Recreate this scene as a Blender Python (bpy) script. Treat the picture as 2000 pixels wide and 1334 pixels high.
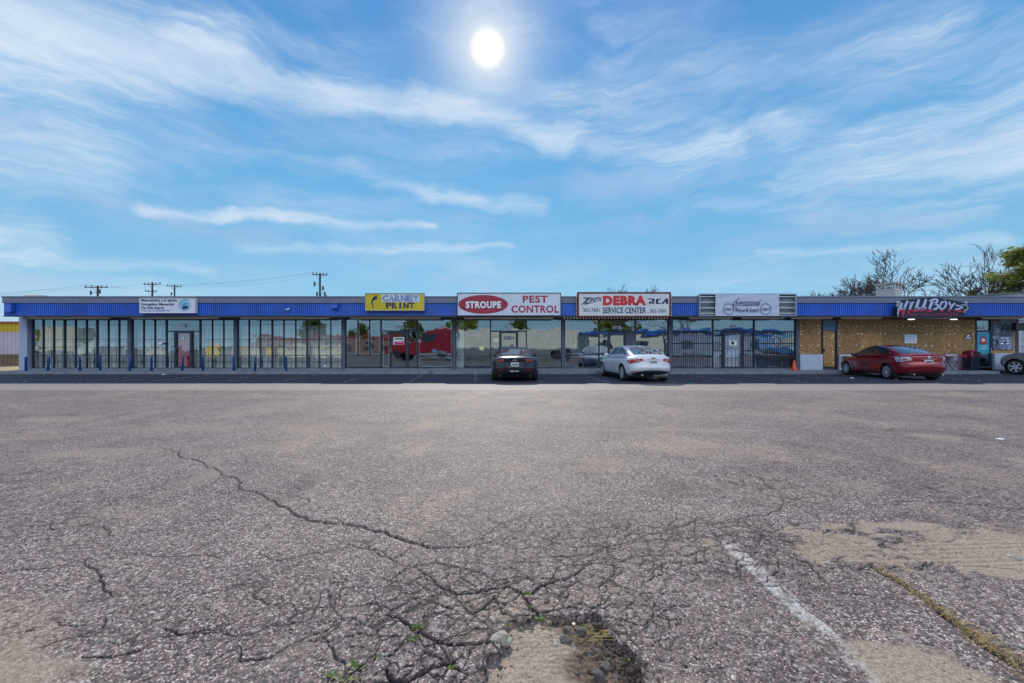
import bpy, bmesh, math, random
import numpy as np
from mathutils import Vector, Matrix
for o in list(bpy.data.objects): bpy.data.objects.remove(o)
SC = bpy.context.scene
COL = SC.collection
PI = math.pi
R = math.radians
# ------------------------------------------------------------------ camera
CH = 1.4            # camera height
F = 800.0           # focal length in photo pixels (photo is 2000 wide)
HZ = 677.0          # horizon row
cam_d = bpy.data.cameras.new('camera'); cam = bpy.data.objects.new('camera', cam_d); COL.objects.link(cam)
cam.location = (0, 0, CH); cam.rotation_euler = (PI/2, 0, 0)
cam_d.sensor_width = 36; cam_d.lens = 36*F/2000; cam_d.shift_y = 0.005
cam_d.clip_start = 0.05; cam_d.clip_end = 3000
SC.camera = cam
SC.render.resolution_x = 1024; SC.render.resolution_y = 683
SC.view_settings.view_transform = 'Standard'; SC.view_settings.look = 'None'
SC.view_settings.gamma = 1; SC.view_settings.use_curve_mapping = False
SC.view_settings.exposure = 0.78
# ------------------------------------------------------------------ sky + sun
SUN_AZ, SUN_EL = R(-3.4), R(36.0)
sun_dir = Vector((math.sin(SUN_AZ)*math.cos(SUN_EL), math.cos(SUN_AZ)*math.cos(SUN_EL), math.sin(SUN_EL)))
W = bpy.data.worlds.new('World'); SC.world = W; W.use_nodes = True
wt = W.node_tree; wt.nodes.clear()

class G:
    """tiny node-graph helper"""
    def __init__(s, tree): s.t = tree
    def n(s, typ, **kw):
        nd = s.t.nodes.new(typ)
        for k, v in kw.items(): setattr(nd, k, v)
        return nd
    def put(s, sock, v):
        if v is None: return
        if isinstance(v, bpy.types.NodeSocket): s.t.links.new(v, sock)
        else: sock.default_value = v
    def m(s, op, a, b=None, c=None, clamp=False):
        nd = s.n('ShaderNodeMath', operation=op, use_clamp=clamp)
        s.put(nd.inputs[0], a); s.put(nd.inputs[1], b); s.put(nd.inputs[2], c)
        return nd.outputs[0]
    def v(s, op, a, b=None, sc=None):
        nd = s.n('ShaderNodeVectorMath', operation=op)
        s.put(nd.inputs[0], a)
        if b is not None: s.put(nd.inputs[1], b)
        if sc is not None: s.put(nd.inputs['Scale'], sc)
        return nd.outputs['Value'] if op in ('LENGTH', 'DISTANCE', 'DOT_PRODUCT') else nd.outputs[0]
    def comb(s, x, y, z=0.0):
        nd = s.n('ShaderNodeCombineXYZ'); s.put(nd.inputs[0], x); s.put(nd.inputs[1], y); s.put(nd.inputs[2], z); return nd.outputs[0]
    def sep(s, v):
        nd = s.n('ShaderNodeSeparateXYZ'); s.put(nd.inputs[0], v); return nd.outputs
    def rng(s, x, a, b, c=0.0, d=1.0, t='SMOOTHSTEP'):
        nd = s.n('ShaderNodeMapRange', interpolation_type=t)
        s.put(nd.inputs[0], x)
        for i, q in zip((1, 2, 3, 4), (a, b, c, d)): s.put(nd.inputs[i], q)
        return nd.outputs[0]
    def noise(s, vec, scale, detail=3, rough=0.5, dist=0.0, col=False):
        nd = s.n('ShaderNodeTexNoise'); s.put(nd.inputs['Vector'], vec); s.put(nd.inputs['Scale'], scale)
        s.put(nd.inputs['Detail'], detail); s.put(nd.inputs['Roughness'], rough); s.put(nd.inputs['Distortion'], dist)
        return nd.outputs['Color'] if col else nd.outputs['Fac']
    def vor(s, vec, scale, feat='F1', out='Distance'):
        nd = s.n('ShaderNodeTexVoronoi', feature=feat); s.put(nd.inputs['Vector'], vec); s.put(nd.inputs['Scale'], scale)
        return nd.outputs[out]
    def ramp(s, x, stops, interp='LINEAR'):
        nd = s.n('ShaderNodeValToRGB'); nd.color_ramp.interpolation = interp
        el = nd.color_ramp.elements
        while len(el) < len(stops): el.new(0.5)
        for e, (p, c) in zip(el, stops):
            e.position = p; e.color = (c[0], c[1], c[2], 1) if not isinstance(c, (int, float)) else (c, c, c, 1)
        s.put(nd.inputs[0], x); return nd.outputs[0]
    def mix(s, f, a, b, bt='MIX'):
        nd = s.n('ShaderNodeMix', data_type='RGBA', blend_type=bt)
        s.put(nd.inputs[0], f)
        for sk, q in ((nd.inputs[6], a), (nd.inputs[7], b)):
            if isinstance(q, (tuple, list)) and len(q) == 3: q = (*q, 1)
            s.put(sk, q)
        return nd.outputs[2]

g = G(wt)
tc = g.n('ShaderNodeTexCoord').outputs['Generated']
x, y, z = g.sep(tc)[0:3]
el = g.m('MULTIPLY', g.m('ARCSINE', g.m('MINIMUM', g.m('MAXIMUM', z, -1.0), 1.0)), 180/PI)
az = g.m('MULTIPLY', g.m('ARCTAN2', x, y), 180/PI)
sky = g.n('ShaderNodeTexSky', sky_type='NISHITA'); sky.sun_disc = False
sky.sun_elevation = SUN_EL; sky.sun_rotation = SUN_AZ
sky.altitude = 0; sky.air_density = 1.0; sky.dust_density = 0.3; sky.ozone_density = 1.5
SKY_K = 0.05
nish = g.mix(1.0, sky.outputs[0], (SKY_K*0.55, SKY_K*0.95, SKY_K*1.2), 'MULTIPLY')
# cool clear-sky blue over the smoggy horizon: richer blue overhead, cyan low down
deep = g.ramp(g.rng(el, 0, 60, 0, 1, 'LINEAR'), [(0.0, (0.47, 0.68, 0.82)), (0.10, (0.27, 0.58, 0.82)), (0.35, (0.14, 0.45, 0.80)), (0.7, (0.07, 0.27, 0.68)), (1.0, (0.05, 0.20, 0.56))])
base = g.mix(0.78, nish, deep)
q = g.comb(az, el, 0.0)
zc = g.m('MAXIMUM', z, 0.03)
plane = g.comb(g.m('DIVIDE', x, zc), g.m('DIVIDE', y, zc), 0.0)
warp = g.v('SCALE', g.v('SUBTRACT', g.noise(q, 0.09, 4, 0.55, col=True), (0.5, 0.5, 0.5)), sc=4.6)
warp = g.v('MULTIPLY', warp, (1.6, 1.0, 0.0))
qw = g.v('ADD', q, warp)
def ae(px, py):
    u = (px-1000)/F; w = (HZ-py)/F
    return (math.degrees(math.atan(u)), math.degrees(math.atan2(w, math.hypot(1, u))), 0.0)
def streak(p, r, wdeg, amp, soft=True):
    a, b = Vector(ae(*p)), Vector(ae(*r)); d = b-a; L2 = max(d.dot(d), 1e-3)
    t = g.m('DIVIDE', g.v('DOT_PRODUCT', g.v('SUBTRACT', qw, tuple(a)), tuple(d)), L2, clamp=True)
    near = g.v('ADD', g.v('SCALE', tuple(d), sc=t), tuple(a))
    dist = g.v('LENGTH', g.v('MULTIPLY', g.v('SUBTRACT', qw, near), (0.75, 1.0, 1.0)))
    return g.rng(dist, wdeg, 0.0, 0.0, amp)
ST = [((-300, 40), (180, 80), 8.0, .82), ((100, 62), (440, 120), 5.2, .78), ((380, 110), (700, 190), 3.6, .75),
      ((650, 185), (900, 205), 3.8, .75), ((880, 205), (1100, 270), 3.4, .72), ((1080, 262), (1420, 290), 3.2, .55),
      ((680, 325), (830, 375), 2.2, .5), ((820, 372), (1050, 404), 2.2, .6),
      ((270, 408), (470, 415), 1.3, .75), ((450, 415), (830, 448), 1.2, .7),
      ((-150, 300), (120, 300), 6.0, .55), ((-100, 440), (90, 455), 3.0, .6),
      ((1560, 340), (2000, 300), 5.5, .5), ((1750, 130), (2050, 90), 7.5, .42), ((1500, 250), (2100, 260), 4.0, .4),
      ((1340, 400), (1900, 420), 2.6, .32), ((1480, 500), (1960, 480), 1.2, .45),
      ((480, 485), (1000, 480), 1.2, .5), ((0, 500), (400, 520), 1.8, .45), ((1100, 180), (1400, 240), 4.0, .35),
      ((600, 60), (860, 60), 2.4, .25), ((200, 230), (600, 300), 4.5, .15), ((950, 90), (955, 95), 9.0, .30)]
acc = None
for s_ in ST:
    k = streak(*s_)
    acc = k if acc is None else g.m('ADD', g.m('MAXIMUM', acc, k), g.m('MULTIPLY', g.m('MINIMUM', acc, k), 0.35))
# wispy fibre texture, stretched along the streak direction
rot = g.n('ShaderNodeMapping'); rot.inputs['Rotation'].default_value = (0, 0, R(9)); rot.inputs['Scale'].default_value = (0.035, 0.20, 1)
g.put(rot.inputs['Vector'], qw)
fib = g.noise(rot.outputs[0], 1.0, 8, 0.62, 0.7)
rot2 = g.n('ShaderNodeMapping'); rot2.inputs['Rotation'].default_value = (0, 0, R(-14)); rot2.inputs['Scale'].default_value = (0.02, 0.07, 1)
g.put(rot2.inputs['Vector'], qw)
big = g.noise(rot2.outputs[0], 1.6, 6, 0.55, 0.4)
fibm = g.rng(fib, 0.25, 0.75, 0.45, 1.1, 'LINEAR')
veil = g.m('MULTIPLY', g.rng(big, 0.38, 0.74, 0.03, 0.58), g.rng(fib, 0.3, 0.7, 0.5, 1.1, 'LINEAR'))
rot3 = g.n('ShaderNodeMapping'); rot3.inputs['Rotation'].default_value = (0, 0, R(11)); rot3.inputs['Scale'].default_value = (0.10, 0.62, 1)
g.put(rot3.inputs['Vector'], qw)
fib2 = g.noise(rot3.outputs[0], 1.0, 10, 0.68, 0.9)
fray = g.m('ADD', acc, g.m('MULTIPLY', g.m('SUBTRACT', fib2, 0.5), 0.95))
acc = g.m('MULTIPLY', g.rng(fray, 0.05, 1.05, 0.0, 0.95), g.rng(acc, 0.0, 0.2))
cm = g.m('ADD', g.m('MULTIPLY', acc, fibm), g.m('MULTIPLY', veil, g.rng(fib2, 0.3, 0.65, 0.45, 1.15, 'LINEAR')), clamp=True)
cm = g.m('MULTIPLY', cm, g.rng(el, 0.0, 4.0, 0.45, 1.0))
# clouds brighten away from the sun, adding fill on the shaded shopfronts
sd = g.v('DOT_PRODUCT', tc, tuple(sun_dir))
ccol = g.ramp(g.rng(sd, -1, 1, 0, 1, 'LINEAR'), [(0.0, (1.15, 1.22, 1.34)), (0.5, (0.90, 0.95, 1.02)), (1.0, (0.60, 0.72, 0.86))])
grey = g.rng(g.noise(rot2.outputs[0], 2.3, 5, 0.55, 0.3), 0.5, 0.72, 0.0, 0.6)
grey = g.m('MULTIPLY', grey, g.rng(el, 34, 8, 0.15, 1.0))
fill_deck = g.m('MULTIPLY', g.rng(el, 14.0, 40.0), g.rng(sd, 0.35, -0.45))      # added unseen cloud deck high behind the camera, fill for the shaded front
cm = g.m('MAXIMUM', cm, g.m('MULTIPLY', fill_deck, g.rng(big, 0.2, 0.6, 0.55, 1.0)))
ccol = g.mix(fill_deck, ccol, (4.8, 4.95, 5.3))
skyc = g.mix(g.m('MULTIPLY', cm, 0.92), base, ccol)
skyc = g.mix(g.m('MULTIPLY', grey, 0.9), skyc, (0.45, 0.54, 0.74))
# the sun seen through thin cloud: small bright disc and its aureole
ang = g.m('MULTIPLY', g.m('ARCCOSINE', g.m('MINIMUM', sd, 0.999999)), 180/PI)
disc = g.rng(ang, 2.3, 1.3, 0.0, 1.0)
halo = g.m('MULTIPLY', g.m('POWER', g.rng(ang, 13.0, 1.5, 0.0, 1.0, 'LINEAR'), 3.0), 0.8)
skyc = g.mix(halo, skyc, (0.86, 0.90, 0.92))
skyc = g.mix(disc, skyc, (0.98, 0.99, 0.98))
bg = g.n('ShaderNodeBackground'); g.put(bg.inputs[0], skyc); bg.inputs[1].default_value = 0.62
wo = g.n('ShaderNodeOutputWorld'); wt.links.new(bg.outputs[0], wo.inputs[0])
sl = bpy.data.lights.new('sun', 'SUN'); sl.energy = 2.9; sl.angle = R(0.5); sl.color = (1.0, 0.94, 0.86)
so = bpy.data.objects.new('sun', sl); COL.objects.link(so)
so.rotation_euler = sun_dir.to_track_quat('Z', 'Y').to_euler(); so.location = (0, 30, 40)

# ------------------------------------------------------------------ helpers
ORG = {}
def P(px, py, Y): return Vector(((px-1000)/F*Y, Y, CH+(HZ-py)/F*Y))
def XX(px, Y): return (px-1000)/F*Y
def ZZ(py, Y): return CH+(HZ-py)/F*Y
def tag(o, label=None, cat=None, group=None, kind=None):
    if label: o['label'] = label
    if cat: o['category'] = cat
    if group: o['group'] = group
    if kind: o['kind'] = kind
    return o
def empty(name, loc=(0, 0, 0), rz=0.0, local=False):
    o = bpy.data.objects.new(name, None); COL.objects.link(o); o.location = loc; o.rotation_euler = (0, 0, rz)
    o.empty_display_size = 0.2
    ORG[o.name] = Vector((0, 0, 0)) if local else Vector(loc)
    return o
class MB:
    def __init__(s): s.v = []; s.f = []; s.mi = []; s.cur = 0
    def add(s, vs, fs):
        b = len(s.v); s.v += [tuple(q) for q in vs]
        for f in fs: s.f.append(tuple(i+b for i in f)); s.mi.append(s.cur)
        return s
    def box(s, x0, x1, y0, y1, z0, z1):
        if x0 > x1: x0, x1 = x1, x0
        if y0 > y1: y0, y1 = y1, y0
        if z0 > z1: z0, z1 = z1, z0
        return s.add([(x0,y0,z0),(x1,y0,z0),(x1,y1,z0),(x0,y1,z0),(x0,y0,z1),(x1,y0,z1),(x1,y1,z1),(x0,y1,z1)],
              [(0,3,2,1),(4,5,6,7),(0,1,5,4),(1,2,6,5),(2,3,7,6),(3,0,4,7)])
    def tube(s, pts, r, n=6, cap=True):
        pts = [Vector(p) for p in pts]; rs = r if isinstance(r, (list, tuple)) else [r]*len(pts)
        vs = []; up = None
        for i, p in enumerate(pts):
            d = (pts[min(i+1, len(pts)-1)]-pts[max(i-1, 0)])
            d = d.normalized() if d.length > 1e-9 else Vector((0, 0, 1))
            if up is None: up = Vector((0, 0, 1)) if abs(d.z) < 0.9 else Vector((1, 0, 0))
            a = d.cross(up)
            if a.length < 1e-4: a = d.orthogonal()
            a.normalize(); b = a.cross(d).normalized(); up = b
            for k in range(n):
                t = 2*PI*k/n; vs.append(p+(a*math.cos(t)+b*math.sin(t))*rs[i])
        fs = []
        for i in range(len(pts)-1):
            for k in range(n):
                k2 = (k+1) % n; fs.append((i*n+k, i*n+k2, (i+1)*n+k2, (i+1)*n+k))
        if cap: fs.append(tuple(range(n-1, -1, -1))); fs.append(tuple((len(pts)-1)*n+k for k in range(n)))
        return s.add(vs, fs)
    def lathe(s, prof, c=(0, 0, 0), n=20, axis='z'):
        c = Vector(c); vs = []; fs = []
        for (r, h) in prof:
            for k in range(n):
                t = 2*PI*k/n; a, b = r*math.cos(t), r*math.sin(t)
                vs.append(c+(Vector((a, b, h)) if axis == 'z' else Vector((a, h, b)) if axis == 'y' else Vector((h, a, b))))
        for i in range(len(prof)-1):
            for k in range(n):
                k2 = (k+1) % n; fs.append((i*n+k, i*n+k2, (i+1)*n+k2, (i+1)*n+k))
        fs.append(tuple(range(n-1, -1, -1))); fs.append(tuple((len(prof)-1)*n+k for k in range(n)))
        return s.add(vs, fs)
    def poly(s, pts, y0, y1):
        """extrude an outline of (x,z) points from y0 to y1"""
        n = len(pts); ar = sum(pts[i][0]*pts[(i+1) % n][1]-pts[(i+1) % n][0]*pts[i][1] for i in range(n))
        if ar < 0: pts = pts[::-1]
        vs = [(p[0], y0, p[1]) for p in pts]+[(p[0], y1, p[1]) for p in pts]
        fs = [tuple(range(n)), tuple(range(2*n-1, n-1, -1))]
        for i in range(n): j = (i+1) % n; fs.append((i, i+n, j+n, j))
        return s.add(vs, fs)
    def grid(s, rows):
        n = len(rows[0]); vs = [p for r in rows for p in r]
        fs = [(i*n+j, i*n+j+1, (i+1)*n+j+1, (i+1)*n+j) for i in range(len(rows)-1) for j in range(n-1)]
        return s.add(vs, fs)
    def build(s, name, mat, parent=None, org=(0, 0, 0), smooth=False, fixn=False):
        if parent is not None: og = ORG.get(parent.name, Vector((0, 0, 0)))
        else: og = Vector(org)
        me = bpy.data.meshes.new(name)
        me.from_pydata([(a-og.x, b-og.y, c-og.z) for a, b, c in s.v], [], s.f)
        if fixn:
            bm = bmesh.new(); bm.from_mesh(me); bmesh.ops.recalc_face_normals(bm, faces=bm.faces); bm.to_mesh(me); bm.free()
        for mm in (mat if isinstance(mat, (list, tuple)) else [mat]): me.materials.append(mm)
        if max(s.mi, default=0) > 0: me.polygons.foreach_set('material_index', s.mi)
        if smooth: me.polygons.foreach_set('use_smooth', [True]*len(me.polygons))
        o = bpy.data.objects.new(name, me); COL.objects.link(o)
        if parent is not None: o.parent = parent
        else: o.location = og
        ORG[o.name] = og
        return o
def bevel(o, w=0.01, seg=2, ang=35):
    md = o.modifiers.new('bevel', 'BEVEL'); md.width = w; md.segments = seg; md.limit_method = 'ANGLE'; md.angle_limit = R(ang)
    return o
_mats = {}
def pmat(name, col, rough=0.6, metal=0.0, var=0.12, vs=3.0, bump=0.0, bs=40.0, coat=0.0, spec=0.5, dirt=None, emit=None, trans=0.0):
    """principled material with mottled colour and roughness"""
    if name in _mats: return _mats[name]
    m = bpy.data.materials.new(name); m.use_nodes = True; t = m.node_tree; t.nodes.clear(); h = G(t)
    b = h.n('ShaderNodeBsdfPrincipled'); o = h.n('ShaderNodeOutputMaterial'); t.links.new(b.outputs[0], o.inputs[0])
    co = h.n('ShaderNodeTexCoord').outputs['Object']
    n1 = h.noise(co, vs, 6, 0.6); n2 = h.noise(co, vs*9, 3, 0.6)
    f = h.m('ADD', h.m('MULTIPLY', n1, 0.7), h.m('MULTIPLY', n2, 0.3))
    dk = tuple(c*(1-var*1.6) for c in col); lt = tuple(min(1, c*(1+var*1.6)) for c in col)
    c = h.mix(h.rng(f, 0.3, 0.7, 0, 1, 'LINEAR'), dk, lt)
    if dirt:
        dm = h.m('MULTIPLY', h.rng(h.noise(co, dirt[1], 8, 0.7), 0.5, 0.75), dirt[2])
        c = h.mix(dm, c, dirt[0])
    h.put(b.inputs['Base Color'], c)
    h.put(b.inputs['Roughness'], h.rng(n1, 0.3, 0.7, max(0.02, rough*0.82), min(1, rough*1.18), 'LINEAR'))
    b.inputs['Metallic'].default_value = metal; b.inputs['Coat Weight'].default_value = coat; b.inputs['Coat Roughness'].default_value = 0.05
    b.inputs['Specular IOR Level'].default_value = spec
    if trans: b.inputs['Transmission Weight'].default_value = trans
    if emit: b.inputs['Emission Color'].default_value = (*emit[0], 1); b.inputs['Emission Strength'].default_value = emit[1]
    if bump:
        bn = h.n('ShaderNodeBump'); bn.inputs['Strength'].default_value = bump; bn.inputs['Distance'].default_value = 0.02
        h.put(bn.inputs['Height'], h.noise(co, bs, 4, 0.6)); t.links.new(bn.outputs[0], b.inputs['Normal'])
    _mats[name] = m; return m
# ------------------------------------------------------------------ the ground
rngs = np.random.default_rng(7)
def vnoise(x, y, seed=0):
    xi = np.floor(x).astype(np.int64); yi = np.floor(y).astype(np.int64); fx = x-xi; fy = y-yi
    fx = fx*fx*(3-2*fx); fy = fy*fy*(3-2*fy)
    def h(a, b):
        n = (a*374761393+b*668265263+seed*982451653) & 0x7fffffff
        n = ((n ^ (n >> 13))*1274126177) & 0x7fffffff
        return ((n ^ (n >> 16)) & 0xffff)/65535.0
    return (h(xi, yi)*(1-fx)+h(xi+1, yi)*fx)*(1-fy)+(h(xi, yi+1)*(1-fx)+h(xi+1, yi+1)*fx)*fy
def fbm(x, y, oct=4, seed=0):
    s = 0; a = 0.5; t = 0
    for i in range(oct): s = s+a*vnoise(x*2**i, y*2**i, seed+i*17); t += a; a *= 0.55
    return s/t
def sstep(a, b, x): t = np.clip((x-a)/(b-a), 0, 1); return t*t*(3-2*t)
def G0(px, py):                                  # photo pixel -> point on the ground, metres
    Y = F*CH/(py-HZ); return ((px-1000)/F*Y, Y)
v_rows = np.concatenate([np.arange(560, 340, -5), np.arange(340, 24, -0.8), 573.44/np.linspace(24, 60, 30)])
rowY = 573.44/v_rows
us = np.concatenate([np.linspace(-3.2, -1.42, 40)[:-1], np.arange(-1.42, 1.42, 1/450), np.linspace(1.42, 3.2, 40)])
NR, NC = len(rowY), len(us)
GY = np.repeat(rowY[:, None], NC, 1); GX = GY*us[None, :]
# small sideways jitter keeps straight features from stair-stepping
depth = np.zeros((NR, NC)); crack = np.zeros((NR, NC))
crk = []   # (points, width m, depth m)
def c3(pts, w=.008, d=.015): crk.append(([G0(750+x*.3, 1100+y*.3) for x, y in pts], w, d))
def cr(pts, w=.008, d=.014): crk.append(([G0(1000+x*.5, 760+y*.5) for x, y in pts], w, d))
def cl(pts, w=.008, d=.014): crk.append(([G0(x*.5, 760+y*.5) for x, y in pts], w, d))
c3([(250,80),(320,120),(380,165),(430,190),(480,205),(560,195),(640,185),(720,170),(800,150),(860,180),(900,200),(960,200),(1020,150),(1100,120),(1170,105),(1240,80),(1290,40),(1350,0)], .013, .022)
c3([(180,235),(90,290),(50,305),(0,285)], .01); c3([(300,130),(230,180),(175,230),(270,240),(380,275),(430,290),(500,280)], .01)
c3([(500,215),(515,280),(545,320),(580,330),(640,300),(720,220),(740,260),(790,270),(850,240),(880,210)], .012, .02)
c3([(250,395),(330,350),(440,300),(480,320)]); c3([(400,440),(470,380)]); c3([(580,330),(620,370)])
c3([(1,340),(80,350),(150,400),(240,450),(300,490),(380,520),(430,535),(520,530),(620,525),(700,510),(760,440)], .013, .022)
c3([(370,540),(400,600),(440,670),(380,760)], .011); c3([(0,610),(60,600),(90,560),(180,460)], .009)
c3([(10,680),(30,740),(60,775),(150,770),(230,730),(360,670),(440,650),(510,600)], .016, .03)
c3([(900,210),(940,250),(980,310),(1040,350)], .016, .03)
c3([(1390,160),(1440,130),(1500,70),(1500,0)]); c3([(1390,160),(1300,150),(1240,90)]); c3([(1440,130),(1530,155)], .005)
c3([(700,120),(760,135),(830,120),(900,95),(1000,95),(1150,105)]); c3([(350,0),(460,30),(600,50),(680,95),(720,110)])
c3([(0,125),(100,60),(230,10)]); c3([(450,180),(510,120),(540,70)], .005); c3([(1080,170),(1120,200),(1190,230),(1200,200)])
c3([(1420,210),(1410,260)], .005); c3([(1800,320),(1870,285),(1990,280)]); c3([(1800,320),(1850,360),(1865,440)]); c3([(1640,180),(1700,240),(1800,320)], .004)
c3([(650,180),(690,120)], .006); c3([(740,260),(770,330),(850,350),(1000,340)], .012, .02)
cr([(0,690),(90,660),(180,655),(300,650),(400,610),(520,595),(640,590),(700,580),(840,570),(930,580),(1060,575),(1220,580),(1240,550),(1330,520),(1345,560),(1440,560),(1600,555),(1700,540)], .011)
cr([(300,650),(350,665),(420,665),(560,650),(680,655),(720,640),(790,615),(880,600)], .009)
cr([(1060,430),(1045,470),(1000,490),(850,520),(760,525),(700,520),(560,570)], .01); cr([(1050,400),(1060,430),(1130,460),(1180,490),(1240,520),(1320,520)], .008)
cr([(700,480),(760,515),(830,555),(860,575)], .009); cr([(590,660),(590,720),(530,750)]); cr([(200,740),(280,690),(340,660)])
cr([(0,735),(60,740),(130,740),(200,745),(240,770)]); cr([(400,680),(400,720),(340,770)]); cr([(340,770),(410,770),(480,790)], .005)
cr([(0,775),(40,800),(80,800),(130,765),(190,745)], .012, .02); cr([(1270,800),(1380,800),(1440,820)], .008)
cr([(1500,440),(1700,440),(1850,455),(2100,465)], .012); cr([(1340,705),(1440,700),(1600,705),(1800,690),(2100,680)], .01)
cr([(1000,770),(1050,770),(1100,820),(1180,880),(1260,930)]); cr([(1440,560),(1480,580),(1600,590),(1900,585)], .007)
cl([(620,225),(700,240),(750,270),(800,295),(860,325),(900,340),(940,365),(1000,400),(1040,420),(1090,455),(1150,490),(1200,510),(1300,524),(1380,530),(1440,548),(1540,576),(1600,596),(1660,614),(1740,620),(1840,616),(1920,600)], .022, .03)
cl([(1010,400),(1080,404),(1200,424),(1210,440),(1150,470)], .01); cl([(1600,600),(1580,640),(1530,660),(1480,650),(1400,620),(1320,600)], .01)
cl([(1000,880),(1100,830)], .004); cl([(1300,500),(1340,528),(1420,560)], .01)
cl([(1520,750),(1580,710),(1640,685),(1700,680),(1780,696),(1860,716),(1940,750),(2000,740)], .01)
cl([(1600,690),(1680,730),(1720,770),(1780,800),(1860,796),(1930,760)], .013, .02)
cl([(395,535),(430,570),(380,580)]); cl([(350,650),(380,700),(385,740),(400,775),(440,805)], .011)
cl([(0,715),(100,700),(250,685),(330,660)]); cl([(150,1005),(220,980),(300,960),(400,930),(410,880)])
cl([(320,1040),(420,1045),(500,1030),(580,1000)], .009); cl([(1010,640),(1060,665),(1150,655),(1250,640),(1380,615)])
cl([(1360,580),(1440,620),(1520,660),(1600,700)]); cl([(930,980),(1000,950),(1050,920),(1150,915),(1210,900),(1240,840),(1340,730)])
cl([(930,1000),(930,1060),(1050,1050),(1130,1000),(1320,920)], .009); cl([(640,930),(700,960),(820,950),(930,930)])
cl([(780,800),(900,770),(980,740)]); cl([(220,905),(300,920),(350,915)]); cl([(520,640),(700,650),(860,660)], .006)
random.seed(5)
def frac(pts, it=3, k=0.16):
    for _ in range(it):
        o = [pts[0]]
        for a, b in zip(pts, pts[1:]):
            dx, dy = b[0]-a[0], b[1]-a[1]; j = random.gauss(0, k)*0.7
            o.append(((a[0]+b[0])/2-dy*j, (a[1]+b[1])/2+dx*j)); o.append(b)
        pts = o
    return pts
def carve(pts, w, d):
    global depth, crack
    n = len(pts)-1
    for i, (a, b) in enumerate(zip(pts, pts[1:])):
        ww = w*(0.65+0.7*random.random())*min(1, 0.35+3*min(i+1, n-i)/n)
        ylo, yhi = min(a[1], b[1]), max(a[1], b[1]); m = 0.02+w+yhi*yhi/573*1.6
        idx = np.where((rowY > ylo-m) & (rowY < yhi+m))[0]
        if len(idx) == 0: continue
        i0, i1 = idx[0], idx[-1]+1
        xs0, xs1 = min(a[0], b[0])-m, max(a[0], b[0])+m
        ymin = max(0.3, ylo-m); umin = min(xs0/ymin, xs0/(yhi+m)); umax = max(xs1/ymin, xs1/(yhi+m))
        j0, j1 = np.searchsorted(us, umin), np.searchsorted(us, umax)
        if j1 <= j0: continue
        X = GX[i0:i1, j0:j1]; Y = GY[i0:i1, j0:j1]
        dx, dy = b[0]-a[0], b[1]-a[1]; L2 = dx*dx+dy*dy+1e-9
        t = np.clip(((X-a[0])*dx+(Y-a[1])*dy)/L2, 0, 1)
        ex, ey = X-a[0]-t*dx, Y-a[1]-t*dy
        rs = Y*Y/573*0.8                      # local row spacing
        we = np.maximum(ww, 0.55*rs*np.abs(dx)/math.sqrt(L2)+0.45*Y/450)
        k = np.clip(1-np.sqrt(ex*ex+ey*ey)/we, 0, 1)*np.clip(1.3*ww/we, 0.45, 1)
        depth[i0:i1, j0:j1] = np.maximum(depth[i0:i1, j0:j1], d*np.sqrt(k)*np.clip(2.6/Y, .12, 1)**1.3*.8)
        crack[i0:i1, j0:j1] = np.maximum(crack[i0:i1, j0:j1], np.clip(k*1.8, 0, 1))
for pts, w, d in crk: carve(frac(pts, 3, .11), w*.72, d*.9)
# fine alligator cracking where the surface has failed
def voro(X, Y, cs, seed):
    wx = X+0.35*cs*(fbm(X/cs*1.3, Y/cs*1.3, 3, seed)-.5)*2; wy = Y+0.35*cs*(fbm(X/cs*1.3+9, Y/cs*1.3+4, 3, seed+3)-.5)*2
    gx, gy = wx/cs, wy/cs; ix, iy = np.floor(gx).astype(np.int64), np.floor(gy).astype(np.int64)
    f1 = np.full(X.shape, 9.0); f2 = np.full(X.shape, 9.0)
    for a in (-1, 0, 1):
        for b in (-1, 0, 1):
            n1 = ((ix+a)*73856093 ^ (iy+b)*19349663 ^ seed*83492791) & 0x7fffffff
            n1 = ((n1 ^ (n1 >> 13))*1274126177) & 0x7fffffff
            jx = (n1 & 0x3ff)/1023.0; jy = ((n1 >> 10) & 0x3ff)/1023.0
            dd = np.hypot(ix+a+jx-gx, iy+b+jy-gy)
            f2 = np.minimum(f2, np.maximum(f1, dd)); f1 = np.minimum(f1, dd)
    return (f2-f1)*cs*0.5
def blob(cx, cy, rx, ry, X=None, Y=None, e=1.0):
    X = GX if X is None else X; Y = GY if Y is None else Y
    return np.clip(1.3-np.hypot((X-cx)/rx, (Y-cy)/ry)*e, 0, 1)
near = slice(0, np.where(rowY < 9)[0][-1])
Xn, Yn = GX[near], GY[near]
msk = np.maximum.reduce([blob(-.15, 2.15, 1.1, .55, Xn, Yn), blob(1.5, 2.9, 1.6, .5, Xn, Yn), blob(-1.6, 2.2, 1.3, .6, Xn, Yn)*.38, blob(3.0, 4.2, 2.2, .9, Xn, Yn)*.35, blob(-3.2, 3.2, 2, .8, Xn, Yn)*.28, blob(.6, 3.0, 1.4, .5, Xn, Yn)*.7])
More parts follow.
